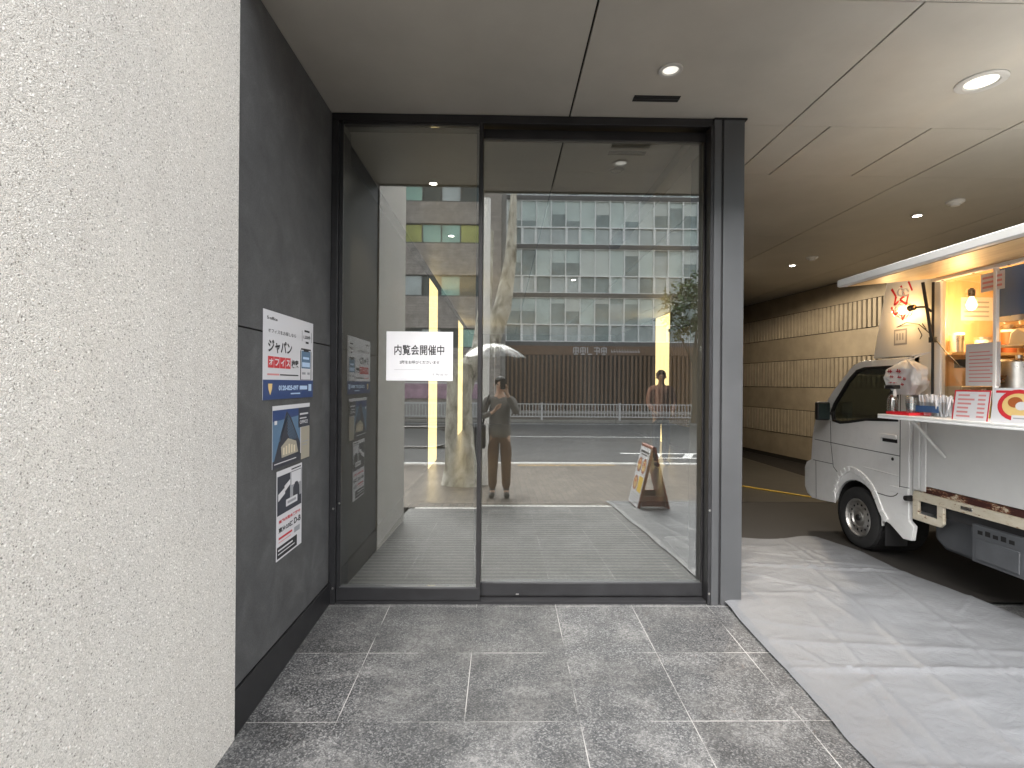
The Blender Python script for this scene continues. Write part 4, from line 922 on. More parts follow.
# paper notices taped on the acrylic
b, P = poster_base(vplane(TX + .0025, 3.60, 1.47, .255, .29), M['paper'])
b.use(M['pink'])
for k in range(9): b.rect(P, .1, .1 + k * .085, .1 + random.uniform(.6, .82), .125 + k * .085)
tag(b.build('notice'), 'white notice of pink text lines taped low on the truck acrylic screen', 'notice')
b, P = poster_base(vplane(TX + .0025, 3.49, 2.10, .17, .12), M['paper'])
b.use(M['pink'])
for k in range(3): b.rect(P, .08, .18 + k * .26, .9, .30 + k * .26)
tag(b.build('notice'), 'small white notice with pink print taped high on the truck acrylic screen', 'notice')
# menu boards leaning on the counter lip
b, P = poster_base(vplane(2.865, 3.30, 1.258, .25, .185, .12), M['paper'])
b.use(M['red']); b.rect(P, 0, 0, .04, 1); b.rect(P, .96, 0, 1, 1); b.rect(P, .04, .95, .96, 1)
b.use(M['pink'])
for k in range(6): b.rect(P, .12, .1 + k * .14, .12 + random.uniform(.3, .5), .16 + k * .14); b.rect(P, .68, .1 + k * .14, .88, .16 + k * .14)
tag(b.build('menu_board'), 'menu board listing pink prices with a red border on the truck counter', 'menu board', 'menu boards on the truck counter')
b, P = poster_base(vplane(2.865, 3.035, 1.258, .36, .20, .12), M['paper'])
b.use(M['red']); b.poly(P, [(.42 + .33 * math.cos(a), .52 + .44 * math.sin(a)) for a in [R(15 * k) for k in range(24)]])
b.use(M['noodle']); b.poly(P, [(.42 + .25 * math.cos(a), .52 + .33 * math.sin(a)) for a in [R(15 * k) for k in range(24)]], .001)
b.use(M['broth']); b.poly(P, [(.38 + .12 * math.cos(a), .6 + .15 * math.sin(a)) for a in [R(20 * k) for k in range(18)]], .0013)
b.use(M['paper']); b.poly(P, [(.48 + .09 * math.cos(a), .5 + .12 * math.sin(a)) for a in [R(20 * k) for k in range(18)]], .0014); b.rect(P, .35, .06, .72, .24, .0018)
b.use(M['grey_print']); b.rect(P, .38, .14, .68, .17, .002)
b.use(M['red']); b.rect(P, .04, .86, .3, .93); b.rect(P, .62, .90, .95, .95)
tag(b.build('menu_board'), 'menu board with a round red bowl picture on the truck counter', 'menu board', 'menu boards on the truck counter')
SY = 3.895
# spray bottle
t2 = thing('spray_bottle', 'clear spray bottle with black and white trigger at the counter end', 'bottle', (2.93, SY, 1.256))
MB(M['bottle']).lathe([(.0001, 0), (.034, 0), (.036, .01), (.036, .10), (.028, .13), (.014, .145), (.014, .155)], (2.93, SY, 1.2565), 'z', 20).build('body', t2, smooth=True)
MB(M['trim']).lathe([(.018, .15), (.018, .175)], (2.93, SY, 1.2565), 'z', 16).box(2.90, 2.96, SY - .04, SY + .045, 1.445, 1.475).build('trigger_head', t2, bevel=.006)
MB(M['white']).box(2.913, 2.947, SY + .045, SY + .065, 1.45, 1.47).build('nozzle', t2, bevel=.003)
MB(M['white']).prism([(SY - .025, 1.444), (SY - .01, 1.444), (SY - .02, 1.385), (SY - .03, 1.39)], 'x', 2.92, 2.94).build('lever', t2, bevel=.003)
# red tray
t2 = thing('serving_tray', 'small red plastic tray at the end of the truck counter', 'tray', (2.93, 3.66, 1.256))
MB(M['redplastic']).box(2.87, 3.02, 3.66, 3.88, 1.2568, 1.262).build('base', t2, bevel=.003)
MB(M['redplastic']).box(2.87, 2.876, 3.66, 3.88, 1.2622, 1.278).box(3.014, 3.02, 3.66, 3.88, 1.2622, 1.278).box(2.8762, 3.0138, 3.66, 3.666, 1.2622, 1.278).box(2.8762, 3.0138, 3.874, 3.88, 1.2622, 1.278).build('rim', t2)
t2 = thing('plastic_cup', 'stack of clear plastic cups standing on the red tray', 'cups', (2.95, 3.74, 1.263))
b = MB(M['bottle'])
for k in range(4): b.lathe([(.026, .0 + k * .014), (.036, .085 + k * .014), (.038, .087 + k * .014)], (2.95, 3.74, 1.2625), 'z', 22)
b.build('cup', t2, smooth=True)
# chopstick box
t2 = thing('chopstick_box', 'clear box with blue band full of paper wrapped chopsticks on the counter', 'chopstick box', (3.0, 3.42, 1.256))
MB(M['bottle']).box(2.95, 3.12, 3.48, 3.72, 1.2575, 1.355).build('container', t2)
MB(M['blue']).box(2.9485, 2.9495, 3.50, 3.70, 1.285, 1.33).build('band', t2)
b = MB(M['paper'])
for k in range(60):
    x, y = random.uniform(2.965, 3.105), random.uniform(3.495, 3.705); dx, dy = random.uniform(-.03, .03), random.uniform(-.04, .04)
    b.tube([(x, y, 1.262), (x + dx, y + dy, 1.262 + random.uniform(.11, .15))], .007, 6)
b.build('chopstick', t2)
# shopping bag
t2 = thing('plastic_bag', 'white plastic carrier bag with red print hanging from the hatch post', 'bag', (3.1, 3.85, 1.38))
b = MB(M['bag'])
def bagf(u, v):
    a = 2 * math.pi * u; z = 1.40 + .27 * v
    wv = min(1, .55 + v * 1.6)
    if v > .70: wv *= max(.14, 1 - ((v - .70) / .30) ** 1.3 * .9)
    c, d = math.cos(a), math.sin(a)
    ex = lambda q: math.copysign(abs(q) ** .55, q)
    nn = noise.noise(Vector((c * 2.2, d * 2.2, v * 3))) * .022 + noise.noise(Vector((c * 6, d * 6, v * 9))) * .010
    return (3.10 + (.062 * wv + nn) * ex(c), 3.98 + (.165 * wv + nn) * ex(d), z + nn * .3)
b.grid(bagf, 64, 26); b.build('bag_body', t2, smooth=True)
for (y, z, w, h) in ((3.95, 1.50, .05, .022), (3.86, 1.50, .05, .022), (3.93, 1.46, .04, .016), (3.85, 1.455, .04, .016), (3.80, 1.44, .03, .02), (3.92, 1.415, .09, .008), (3.90, 1.385, .04, .014), (3.82, 1.40, .03, .018)):
    y += .10; z += .075; b = MB(M['red'])
    b.box(3.020, 3.0224, y - w / 2, y + w / 2, z, z + h * .35); b.box(3.020, 3.0224, y - w / 4, y - w / 8, z - h * .4, z + h * .8); b.box(3.020, 3.0224, y + w / 8, y + w / 4, z - h * .2, z + h)
    b.build('printed_character', t2)
b = MB(M['bag']); b.tube([(3.10, 4.02, 1.66), (3.12, 3.93, 1.70), (3.165, 3.83, 1.72), (3.12, 3.91, 1.69), (3.10, 3.95, 1.66)], .006, 8); b.build('handle', t2)
# pots and canisters on the inner shelf
for (x, y, r, h, z, lab) in ((3.46, 3.46, .13, .38, 1.25, 'large steel stock pot on the near kitchen worktop of the truck'), (3.50, 3.14, .12, .42, 1.25, 'taller steel stock pot farther along the truck worktop')):
    t2 = thing('stock_pot', lab, 'pot', (x, y, z), 'steel pots in the truck kitchen')
    MB(M['steel']).lathe([(.0001, 0), (r, 0), (r, h), (r + .006, h + .004), (r - .006, h + .004), (r - .006, .01)], (x, y, z + .0005), 'z', 36).build('body', t2, smooth=True)
    MB(M['steel']).lathe([(r + .008, h + .006), (r * .8, h + .022), (.02, h + .028), (.02, h + .05), (.0001, h + .052)], (x, y, z), 'z', 36).build('lid', t2, smooth=True)
MB(M['steel']).box(TX + .31, TX2 - .06, 2.25, 3.30, 1.236, 1.2495).build('worktop', bpy.data.objects['food_truck'])
for k, (x, y, lab) in enumerate(((3.42, 3.43, 'small cream paper packet on the truck kitchen shelf near the post'), (3.44, 3.2, 'cream paper packet farther along the truck kitchen shelf'))):
    b = MB(M['cream']); b.prism([(y - .07, 1.751), (y + .07, 1.751), (y + .055, 1.83), (y + .01, 1.86), (y - .05, 1.82)], 'x', x, x + .09)
    tag(b.build('packet', bevel=.008), lab, 'packet', 'paper packets on the truck kitchen shelf')
MB(M['steel']).box(3.36, 3.60, 2.3, 3.56, 1.735, 1.75).build('packet_shelf', bpy.data.objects['food_truck'])
ft = bpy.data.objects['food_truck']
MB(M['ply2']).box(3.30, 4.62, 3.80, 4.013, 1.70, 1.72).build('end_shelf', ft)
MB(M['cream']).box(3.28, 4.60, 3.70, 4.012, 1.2505, 1.47).build('end_cabinet', ft, bevel=.006)
MB(M['cream']).box(4.25, 4.63, 3.3, 3.69, 1.2505, 1.95).build('fridge', ft, bevel=.01)
for k, (x, r, h, mt_, lab) in enumerate(((3.42, .045, .13, 'steel', 'small steel canister on the end shelf of the truck kitchen'), (3.62, .05, .10, 'white', 'white tub on the end shelf of the truck kitchen'), (3.82, .045, .16, 'broth', 'brown sauce canister on the end shelf of the truck kitchen'), (4.05, .055, .12, 'redplastic', 'red canister on the end shelf of the truck kitchen'))):
    t2 = thing('canister', lab, 'canister', (x, 3.9, 1.72), 'canisters on the end shelf of the truck')
    MB(M[mt_]).lathe([(.0001, 0), (r, 0), (r, h)], (x, 3.9, 1.7205), 'z', 20).build('body', t2, smooth=True)
    MB(M['white' if mt_ != 'white' else 'steel']).lathe([(r * 1.06, h), (r * 1.06, h + .018), (.0001, h + .02)], (x, 3.9, 1.7205), 'z', 20).build('lid', t2, smooth=True)
b, P = poster_base((Vector((3.55, 4.0135, 1.98)), Vector((.26, 0, 0)), Vector((0, 0, .18))), M['paper'])
b.use(M['grey_print'])
for k in range(4): b.rect(P, .1, .15 + k * .2, .85, .22 + k * .2)
tag(b.build('notice'), 'white typed notice pinned on the wooden end wall inside the truck kitchen', 'notice')
for k, (x, col) in enumerate(((3.36, 'red'), (3.30, 'yellow_print'), (3.33, 'broth'))):
    t2 = thing('sauce_bottle', ['red sauce bottle on the truck worktop behind the acrylic screen', 'yellow sauce bottle on the truck worktop behind the acrylic screen', 'brown sauce bottle on the truck worktop behind the acrylic screen'][k], 'bottle', (x, 3.62 - k * .085, 1.25), 'sauce bottles behind the acrylic screen')
    MB(M[col]).lathe([(.0001, 0), (.028, 0), (.03, .01), (.03, .12), (.014, .15), (.012, .155)], (x, 3.62 - k * .085, 1.2505), 'z', 18).build('body', t2, smooth=True)
    MB(M['white']).lathe([(.014, .15), (.014, .165), (.005, .20), (.0001, .202)], (x, 3.62 - k * .085, 1.2505), 'z', 14).build('cap', t2, smooth=True)
for k in range(3):
    t2 = thing('ladle', ['ladle hanging nearest the bulb in the truck kitchen', 'ladle hanging in the middle of the truck kitchen rail', 'ladle hanging at the inner end of the truck kitchen rail'][k], 'ladle', (3.72 + k * .14, 3.98, 2.2), 'ladles on the truck kitchen rail')
    x = 3.86 + k * .12
    MB(M['steel']).tube([(x, 3.985, 2.20), (x, 3.98, 1.98), (x, 3.975, 1.95)], .006, 8).build('handle', t2)
    MB(M['steel']).lathe([(.0001, -.035), (.025, -.028), (.04, 0), (.037, 0), (.0001, -.03)], (x, 3.955, 1.94), 'z', 18).build('bowl', t2, smooth=True)
MB(M['steel']).tube([(3.80, 4.0, 2.205), (4.2, 4.0, 2.205)], .006, 8).build('ladle_rail', ft)
b = MB(M['black']); b.box(3.27, 3.31, 3.50, 3.75, 1.60, 1.66); b.build('switch_box', ft)
# yellow rope on the passage floor
b = MB(M['rope']); b.tube([(2.9, 7.9, .012), (3.4, 7.6, .010), (3.75, 7.15, .012), (4.0, 6.85, .010), (4.2, 6.7, .014)], .012, 8)
tag(b.build('rope'), 'yellow rope lying on the dark passage floor in front of the truck', 'rope')

# ================================================================== street side (seen in the glass)
# A-board
t = thing('a_board', 'brown wooden A-board with a ramen menu poster on the edge of the sheet', 'A-board', (1.95, .28, gz(.28)))
zb = gz(.28) + .03; ya, yb = .02, .53
def slab(p0, p1, th):
    """slanted board in the x-z plane from p0 to p1"""
    d = Vector((p1[0] - p0[0], p1[1] - p0[1])).normalized(); nn = Vector((-d.y, d.x)) * th
    return [p0, p1, (p1[0] + nn.x, p1[1] + nn.y), (p0[0] + nn.x, p0[1] + nn.y)]
MB(M['wood']).prism(slab((1.74, zb), (1.925, zb + .78), -.03), 'y', ya, yb).build('panel', t, bevel=.004)
MB(M['wood']).prism(slab((2.16, zb), (1.975, zb + .78), .03), 'y', ya, yb).build('panel', t, bevel=.004)
b = MB(M['wood']); b.prism([(1.925 + .02 * math.cos(R(a)) * 1.4 + .025, zb + .775 + .025 * math.sin(R(a))) for a in range(0, 181, 20)], 'y', ya + .002, yb - .002); b.build('ridge', t)
for q0 in (yb - .05, ya + .03): MB(M['wood']).box(1.80, 2.10, q0, q0 + .02, zb + .03, zb + .16).build('stretcher', t)
# poster on -x face: u from small y side
pv = Vector((1.925 - 1.74, 0, .78)); P = (Vector((1.742, yb - .02, zb + .012)) , Vector((0, -(yb - ya - .04), 0)), pv * .965)
O_, U_, V_ = P; nn = U_.cross(V_).normalized()
P = (O_ + nn * .006, U_, V_)
b = MB(M['paper']); b.rect(P, 0, 0, 1, 1)
b.use(M['ink']); b.rect(P, .1, .90, .9, .93, .001); b.rect(P, .2, .86, .8, .875, .001)
for (cx, cy, w_) in ((.27, .68, .2), (.73, .68, .2), (.73, .36, .2)):
    b.use(M['broth']); b.poly(P, [(cx + w_ * math.cos(R(a)), cy + .13 * math.sin(R(a))) for a in range(0, 360, 20)], .0012)
    b.use(M['noodle']); b.poly(P, [(cx + w_ * .7 * math.cos(R(a)), cy + .09 * math.sin(R(a))) for a in range(0, 360, 20)], .0016)
    b.use(M['red']); b.poly(P, [(cx + .06 * math.cos(R(a)), cy + .03 + .03 * math.sin(R(a))) for a in range(0, 360, 30)], .002)
b.use(M['yellow_print']); b.rect(P, .06, .24, .46, .50, .0012); b.use(M['grey_print'])
for k in range(4): b.rect(P, .08, .05 + k * .04, .9, .065 + k * .04, .0012)
b.build('poster', t)

# people
def skin_mesh(name, verts, edges, radii, mat, parent, root=0, sub=1):
    me = bpy.data.meshes.new(name); off = wl(parent)
    me.from_pydata([Vector(v) - off for v in verts], edges, [])
    o = bpy.data.objects.new(name, me); COL.objects.link(o)
    m = o.modifiers.new('skin', 'SKIN'); m.use_smooth_shade = True; m.branch_smoothing = .4
    for i, r in enumerate(radii):
        d = me.skin_vertices[0].data[i]; d.radius = (r, r) if not isinstance(r, tuple) else r; d.use_root = (i == root)
    if sub: s_ = o.modifiers.new('sub', 'SUBSURF'); s_.levels = sub; s_.render_levels = sub
    dg = bpy.context.evaluated_depsgraph_get(); m2 = bpy.data.meshes.new_from_object(o.evaluated_get(dg))
    m2.materials.clear(); m2.materials.append(mat)
    bpy.data.objects.remove(o)
    m2.name = name; o = bpy.data.objects.new(name, m2); COL.objects.link(o); o.parent = parent; m2.shade_smooth()
    return o
def hand_chain(V, E, Rr, wrist, wi, fwd, side, curl):
    """palm and five fingers; fwd = direction of the fingers, side = towards the thumb, curl = palm normal"""
    fwd = Vector(fwd).normalized(); side = Vector(side).normalized(); curl = Vector(curl).normalized(); W = Vector(wrist)
    def addv(p, r, par):
        V.append(tuple(p)); Rr.append(r); E.append((par, len(V) - 1)); return len(V) - 1
    pm = addv(W + fwd * .045, (.026, .016), wi)
    for k, (o, L) in enumerate(((.026, .070), (.009, .078), (-.009, .073), (-.026, .058))):
        a = addv(W + fwd * .085 + side * o, .0095, pm)
        a = addv(W + fwd * (.085 + L * .45) + side * o + curl * .012, .0088, a)
        addv(W + fwd * (.085 + L * .75) + side * o + curl * .038, .0072, a)
    a = addv(W + fwd * .04 + side * .042 + curl * .01, .011, pm); addv(W + fwd * .075 + side * .055 + curl * .03, .009, a)
def person(label, cat_loc, face, H, clothes, pose, group=None, hairlen=0):
    """figure standing at cat_loc, facing +y (face=1) or -y (-1)"""
    x0, y0, z0 = cat_loc; k = H / 1.72
    t = thing('person', label, 'person', cat_loc, group)
    def p(x, y, z): return (x0 + x * k * face, y0 + y * k * face, z0 + z * k)
    V = [p(0, 0, .94), p(0, 0, 1.12), p(0, .0, 1.30), p(0, -.01, 1.42), p(0, 0, 1.50), p(0, .015, 1.575), p(0, .018, 1.64), p(0, .005, 1.69)]
    Rr = [(.155 * k, .11 * k), (.14 * k, .10 * k), (.165 * k, .11 * k), (.12 * k, .08 * k), .052 * k, .072 * k, .083 * k, .05 * k]
    E = [(i, i + 1) for i in range(7)]
    def addv(q, r, par):
        V.append(q); Rr.append(r); E.append((par, len(V) - 1)); return len(V) - 1
    addv(p(0, .105, 1.61), .018 * k, 6)   # nose
    legs = []
    for s_ in (-1, 1):
        h = addv(p(s_ * .09, 0, .86), .088 * k, 0); kn = addv(p(s_ * .095 + pose.get('knee', 0), .02 + s_ * pose.get('stride', 0) * .5, .48), .056 * k, h)
        an = addv(p(s_ * .10, -.01 + s_ * pose.get('stride', 0), .085), .040 * k, kn); ft = addv(p(s_ * .11, .12 + s_ * pose.get('stride', 0), .035), .034 * k, an)
        legs.append((h, kn, an, ft))
    arms = []
    for i, s_ in enumerate((-1, 1)):
        sh = addv(p(s_ * .19, -.01, 1.40), .056 * k, 3)
        el, wr, fw, sd, cu = pose['arms'][i]
        e = addv(p(*el), .040 * k, sh); w = addv(p(*wr), .027 * k, e)
        hand_chain(V, E, Rr, V[w], w, Vector(fw) * face if face < 0 else fw, Vector(sd), Vector(cu))
        arms.append((sh, e, w))
    body_o = skin_mesh('body', V, E, Rr, M['skin'], t)
    # trousers
    tv = [p(0, 0, .98), p(0, 0, .92)]; tr = [(.165 * k, .125 * k), (.168 * k, .128 * k)]; te = [(0, 1)]
    for (h, kn, an, ft) in legs:
        b0 = len(tv); a = Vector(V[an]); a.z += .03
        tv += [V[h], V[kn], tuple(a)]; tr += [.104 * k, .078 * k, .066 * k]; te += [(1, b0), (b0, b0 + 1), (b0 + 1, b0 + 2)]
    skin_mesh('trousers', tv, te, tr, M[clothes[1]], t)
    jv = [p(0, 0, .80), p(0, 0, 1.0), p(0, 0, 1.14), p(0, 0, 1.30), p(0, -.01, 1.43)]; jr = [(.185 * k, .145 * k), (.18 * k, .135 * k), (.165 * k, .125 * k), (.19 * k, .135 * k), (.125 * k, .085 * k)]
    je = [(0, 1), (1, 2), (2, 3), (3, 4)]
    for (sh, e, w) in arms:
        b0 = len(jv); q = Vector(V[e]).lerp(Vector(V[w]), .9)
        jv += [V[sh], V[e], tuple(q)]; jr += [.072 * k, .056 * k, .043 * k]; je += [(4, b0), (b0, b0 + 1), (b0 + 1, b0 + 2)]
    skin_mesh('jacket', jv, je, jr, M[clothes[0]], t)
    for (h, kn, an, ft) in legs:
        a, f = Vector(V[an]), Vector(V[ft]); f2 = f + (f - a) * .25; f2.z = z0 + .042 * k
        hl = a.copy(); hl.z = z0 + .052 * k; hl -= Vector((0, .03 * k * face, 0))
        f.z = z0 + .048 * k
        skin_mesh('shoe', [tuple(hl), tuple(f), tuple(f2)], [(0, 1), (1, 2)], [.05 * k, .047 * k, .036 * k], M['shoe'], t)
        so = a.copy(); so2 = a.copy(); so.z = z0 + .07 * k; so2.z = z0 + .17 * k
        skin_mesh('sock', [tuple(so), tuple(so2)], [(0, 1)], [.052 * k, .056 * k], M['darkcloth'], t)
    b = MB(M['hair']); c = Vector(p(0, -.012, 1.655))
    def hf(u, v):
        a = 2 * math.pi * u; e = R(88) - v * R(105 + hairlen)
        rr = .098 * k * (1 + .05 * noise.noise(Vector((math.cos(a) * 3, math.sin(a) * 3, v * 5))))
        fr = math.sin(a) * face
        ce = e if fr < .35 else max(e, R(22))
        return c + Vector((rr * math.cos(a) * math.cos(ce) * .9, rr * math.sin(a) * math.cos(ce) * 1.08, rr * math.sin(ce)))
    b.grid(hf, 28, 14); b.build('hair', t, smooth=True)
    for s_ in (-1, 1):
        b = MB(M['ink']); b.lathe([(.0001, .006), (.008, .004), (.010, 0), (.0001, -.004)], p(s_ * .032, .093, 1.632), 'y', 10); b.build('eye', t)
        b = MB(M['skin']); b.lathe([(.0001, -.010), (.020, -.006), (.026, 0), (.0001, .010)], p(s_ * .088, .0, 1.615), 'x', 12); b.build('ear', t, smooth=True)
    b = MB(M['pink']); q = p(0, .092, 1.562); b.box(q[0] - .022, q[0] + .022, q[1] - .004, q[1] + .004, q[2] - .004, q[2] + .004); b.build('mouth', t)
    return t
pg = (-.04, -.44, gz(-.44))
person('person in a grey jacket and brown trousers photographing the door under a white umbrella', pg, 1, 1.74, ('jacket', 'trousers'),
       {'arms': [((-.26, .10, 1.16), (-.09, .19, 1.24), (.5, .2, .6), (0, .3, 1), (.6, .6, 0)), ((.24, .14, 1.22), (.10, .30, 1.50), (-.2, .2, 1), (-1, .2, 0), (-.3, .6, 0))]})
b = MB(M['ink']); b.box(.0 - .036, .036, -.062, -.053, 1.385, 1.535)
b2 = b.build('phone', bevel=.004); tag(b2, 'black phone held up in front of the face of the person under the umbrella', 'phone')
t = thing('umbrella', 'open white umbrella held over the person taking the photograph', 'umbrella', (-.1, -.36, 1.1))
b = MB(M['umbrella'])
def umb(u, v):
    a = 2 * math.pi * u; r = .46 * v; s_ = .5 + .5 * math.cos(8 * a)
    return (-.12 + r * math.cos(a), -.44 + r * math.sin(a), 2.05 - .22 * v ** 1.8 + .02 * v * (1 - s_))
b.grid(umb, 64, 10); b.build('canopy', t, smooth=True)
b = MB(M['steel']); b.tube([(-.12, -.44, 2.09), (-.12, -.42, 1.2)], .006, 8); b.tube([(-.12, -.42, 1.199), (-.12, -.415, 1.06)], .013, 8); b.build('shaft', t)
b = MB(M['steel'])
for k_ in range(8):
    a = 2 * math.pi * k_ / 8; b.tube([(-.12 + r * math.cos(a), -.44 + r * math.sin(a), 2.045 - .22 * (r / .46) ** 1.8 - .006) for r in (.03, .15, .3, .455)], .002, 5)
b.build('rib', t)
t = thing('shoulder_bag', 'black shoulder bag hanging at the side of the person with the umbrella', 'bag', (-.30, -.44, .6))
b = MB(M['darkcloth']); b.box(-.355, -.245, -.54, -.34, .52, .86); b.build('pouch', t, bevel=.03, seg=3)
b = MB(M['darkcloth']); b.tube([(-.29, -.40, .85), (-.235, -.36, 1.18), (-.20, -.40, 1.29), (-.215, -.50, 1.2), (-.29, -.49, .85)], .012, 6); b.build('strap', t)
person('woman with dark hair and a pink top standing in the lobby before the gold slats', (2.85, 9.4, .003), -1, 1.70, ('pinkcloth', 'darkcloth'),
       {'arms': [((-.24, .02, 1.14), (-.16, .16, .98), (.3, 1, .1), (0, 0, 1), (1, 0, 0)), ((.24, .02, 1.14), (.16, .16, .98), (-.3, 1, .1), (0, 0, 1), (-1, 0, 0))], 'stride': .06}, hairlen=40)

# pale street tree with forked trunk
t = thing('street_tree', 'pale barked street tree with a forked trunk behind the white pole', 'tree', (-.62, -1.95, gz(-1.95)))
zt = gz(-1.95)
b = MB(M['bark']); base = Vector((-.66, -1.95, zt - .05))
b.tube([base, base + Vector((-.02, 0, .12)), base + Vector((-.05, 0, .4)), base + Vector((-.10, .02, 1.0)), base + Vector((-.08, .02, 1.6)), base + Vector((-.02, 0, 2.1))], [.44, .36, .27, .23, .23, .27], 20)
b.v = [v + Vector((noise.noise(v * 3), noise.noise(v * 3 + Vector((9, 0, 0))), 0)) * .03 for v in b.v]
b.build('trunk', t, smooth=True)
f0 = base + Vector((-.02, 0, 2.0)); limbs = [[f0 + Vector((.05, 0, -.05)), f0 + Vector((.42, .0, .45)), f0 + Vector((.66, -.1, 1.1)), f0 + Vector((.80, -.3, 2.0)), f0 + Vector((.86, -.5, 3.4))], [f0 + Vector((.3, 0, .35)), f0 + Vector((.34, -.6, 1.2)), f0 + Vector((.4, -1.3, 2.8))]]
for L in limbs:
    b = MB(M['bark']); b.tube(L, ([.21, .19, .16, .11, .05] if len(L) == 5 else [.17, .12, .08, .04])[:len(L)], 14); b.build('limb', t, smooth=True)
def leaves(mat, centre, rad, n, size, squash=.8):
    b = MB(mat)
    for k in range(n):
        d = Vector((random.gauss(0, 1), random.gauss(0, 1), random.gauss(0, 1))).normalized() * random.random() ** .4
        c = Vector(centre) + Vector((d.x * rad, d.y * rad, d.z * rad * squash)) * (1 + .35 * noise.noise(d * 2.3))
        if noise.noise(c * 1.3) < -.15: continue
        a = Vector((random.gauss(0, 1), random.gauss(0, 1), random.gauss(0, .6))).normalized(); e = a.cross(Vector((random.gauss(0, 1), random.gauss(0, 1), 1))).normalized(); s_ = size * random.uniform(.6, 1.3)
        b.add([c - a * s_, c + e * s_ * .5, c + a * s_, c - e * s_ * .5], [(0, 1, 2, 3)])
    return b
b = leaves(M['leaf'], (-.5, -2.6, 6.3), 1.5, 1500, .09, .5); b.build('crown', t)
for (x, y, h, lab) in ((9.4, -18.4, 6.2, 'green roadside tree across the street before the office building'), (-8.5, -18.2, 5.6, 'green roadside tree across the street before the brick building'), (17, -18.3, 6.6, 'tall green roadside tree farther along the opposite pavement')):
    t = thing('street_tree', lab, 'tree', (x, y, -.38), 'green trees on the opposite pavement')
    b = MB(M['trunk']); b.tube([(x, y, -.38), (x + .05, y, 1.2), (x - .02, y, 2.6), (x + .1, y, 4.2)], [.16, .12, .1, .05], 12); b.tube([(x, y, 2.2), (x + .7, y + .2, 3.6)], [.07, .03], 8); b.tube([(x, y, 2.5), (x - .7, y - .1, 3.9)], [.07, .03], 8); b.build('trunk', t, smooth=True)
    b = leaves(M['leaf'], (x, y, h - .9), 1.7, 2600, .13, 1.0); b.build('crown', t)
t = thing('sign_pole', 'white round pole with collars standing beside the forked street tree', 'pole', (-.30, -1.7, gz(-1.7)))
zp = gz(-1.7); b = MB(M['alu']); b.lathe([(.07, zp - .02), (.07, 4.6)], (-.30, -1.7, 0), 'z', 24); b.build('shaft', t, smooth=True)
b = MB(M['alu'])
for z in (zp + .30, 1.9): b.lathe([(.071, z), (.08, z + .004), (.08, z + .05), (.071, z + .054)], (-.30, -1.7, 0), 'z', 24)
b.build('collar', t)
# black pipe guard with hoop at the kerb
t = thing('pipe_guard', 'black steel pipe guard with a rounded hoop end at the kerb', 'guard rail', (-1.8, -4.95, gz(-4.95)))
zg = gz(-4.95); b = MB(M['black'])
for h in (.86, .40): b.tube([(-9, -4.95, zg + h), (-.62, -4.95, zg + h)], .03, 10)
b.build('rail', t, smooth=True)
b = MB(M['black']); cx = -1.75; b.tube([(cx - .9, -4.9, zg + .86)] + [(cx + .62 * math.sin(a), -4.9, zg + .63 - .23 * -math.cos(a)) for a in [R(15 * k) for k in range(0, 13)]] + [(cx - .9, -4.9, zg + .40)], .02, 8); b.build('hoop', t, smooth=True)
for x in (-9, -6, -3, -.62):
    b = MB(M['black']); b.tube([(x, -4.95, zg), (x, -4.95, zg + .88)], .035, 10); b.build('post', t, smooth=True)
# white guard fence on the far kerb
t = thing('guard_fence', 'long white barred guard fence along the opposite kerb', 'fence', (2, -19.6, -.38))
b = MB(M['rail'])
for z in (.42, -.22): b.box(-30, 34, -19.62, -19.58, z, z + .05)
b.build('rail', t)
b = MB(M['rail']); x = -30
while x < 34: b.box(x, x + .035, -19.61, -19.59, -.17, .42); x += .16
b.build('bar', t)
b = MB(M['rail']); x = -30
while x < 34.1: b.box(x - .05, x + .05, -19.65, -19.55, -.38, .52); x += 4
b.build('post', t)

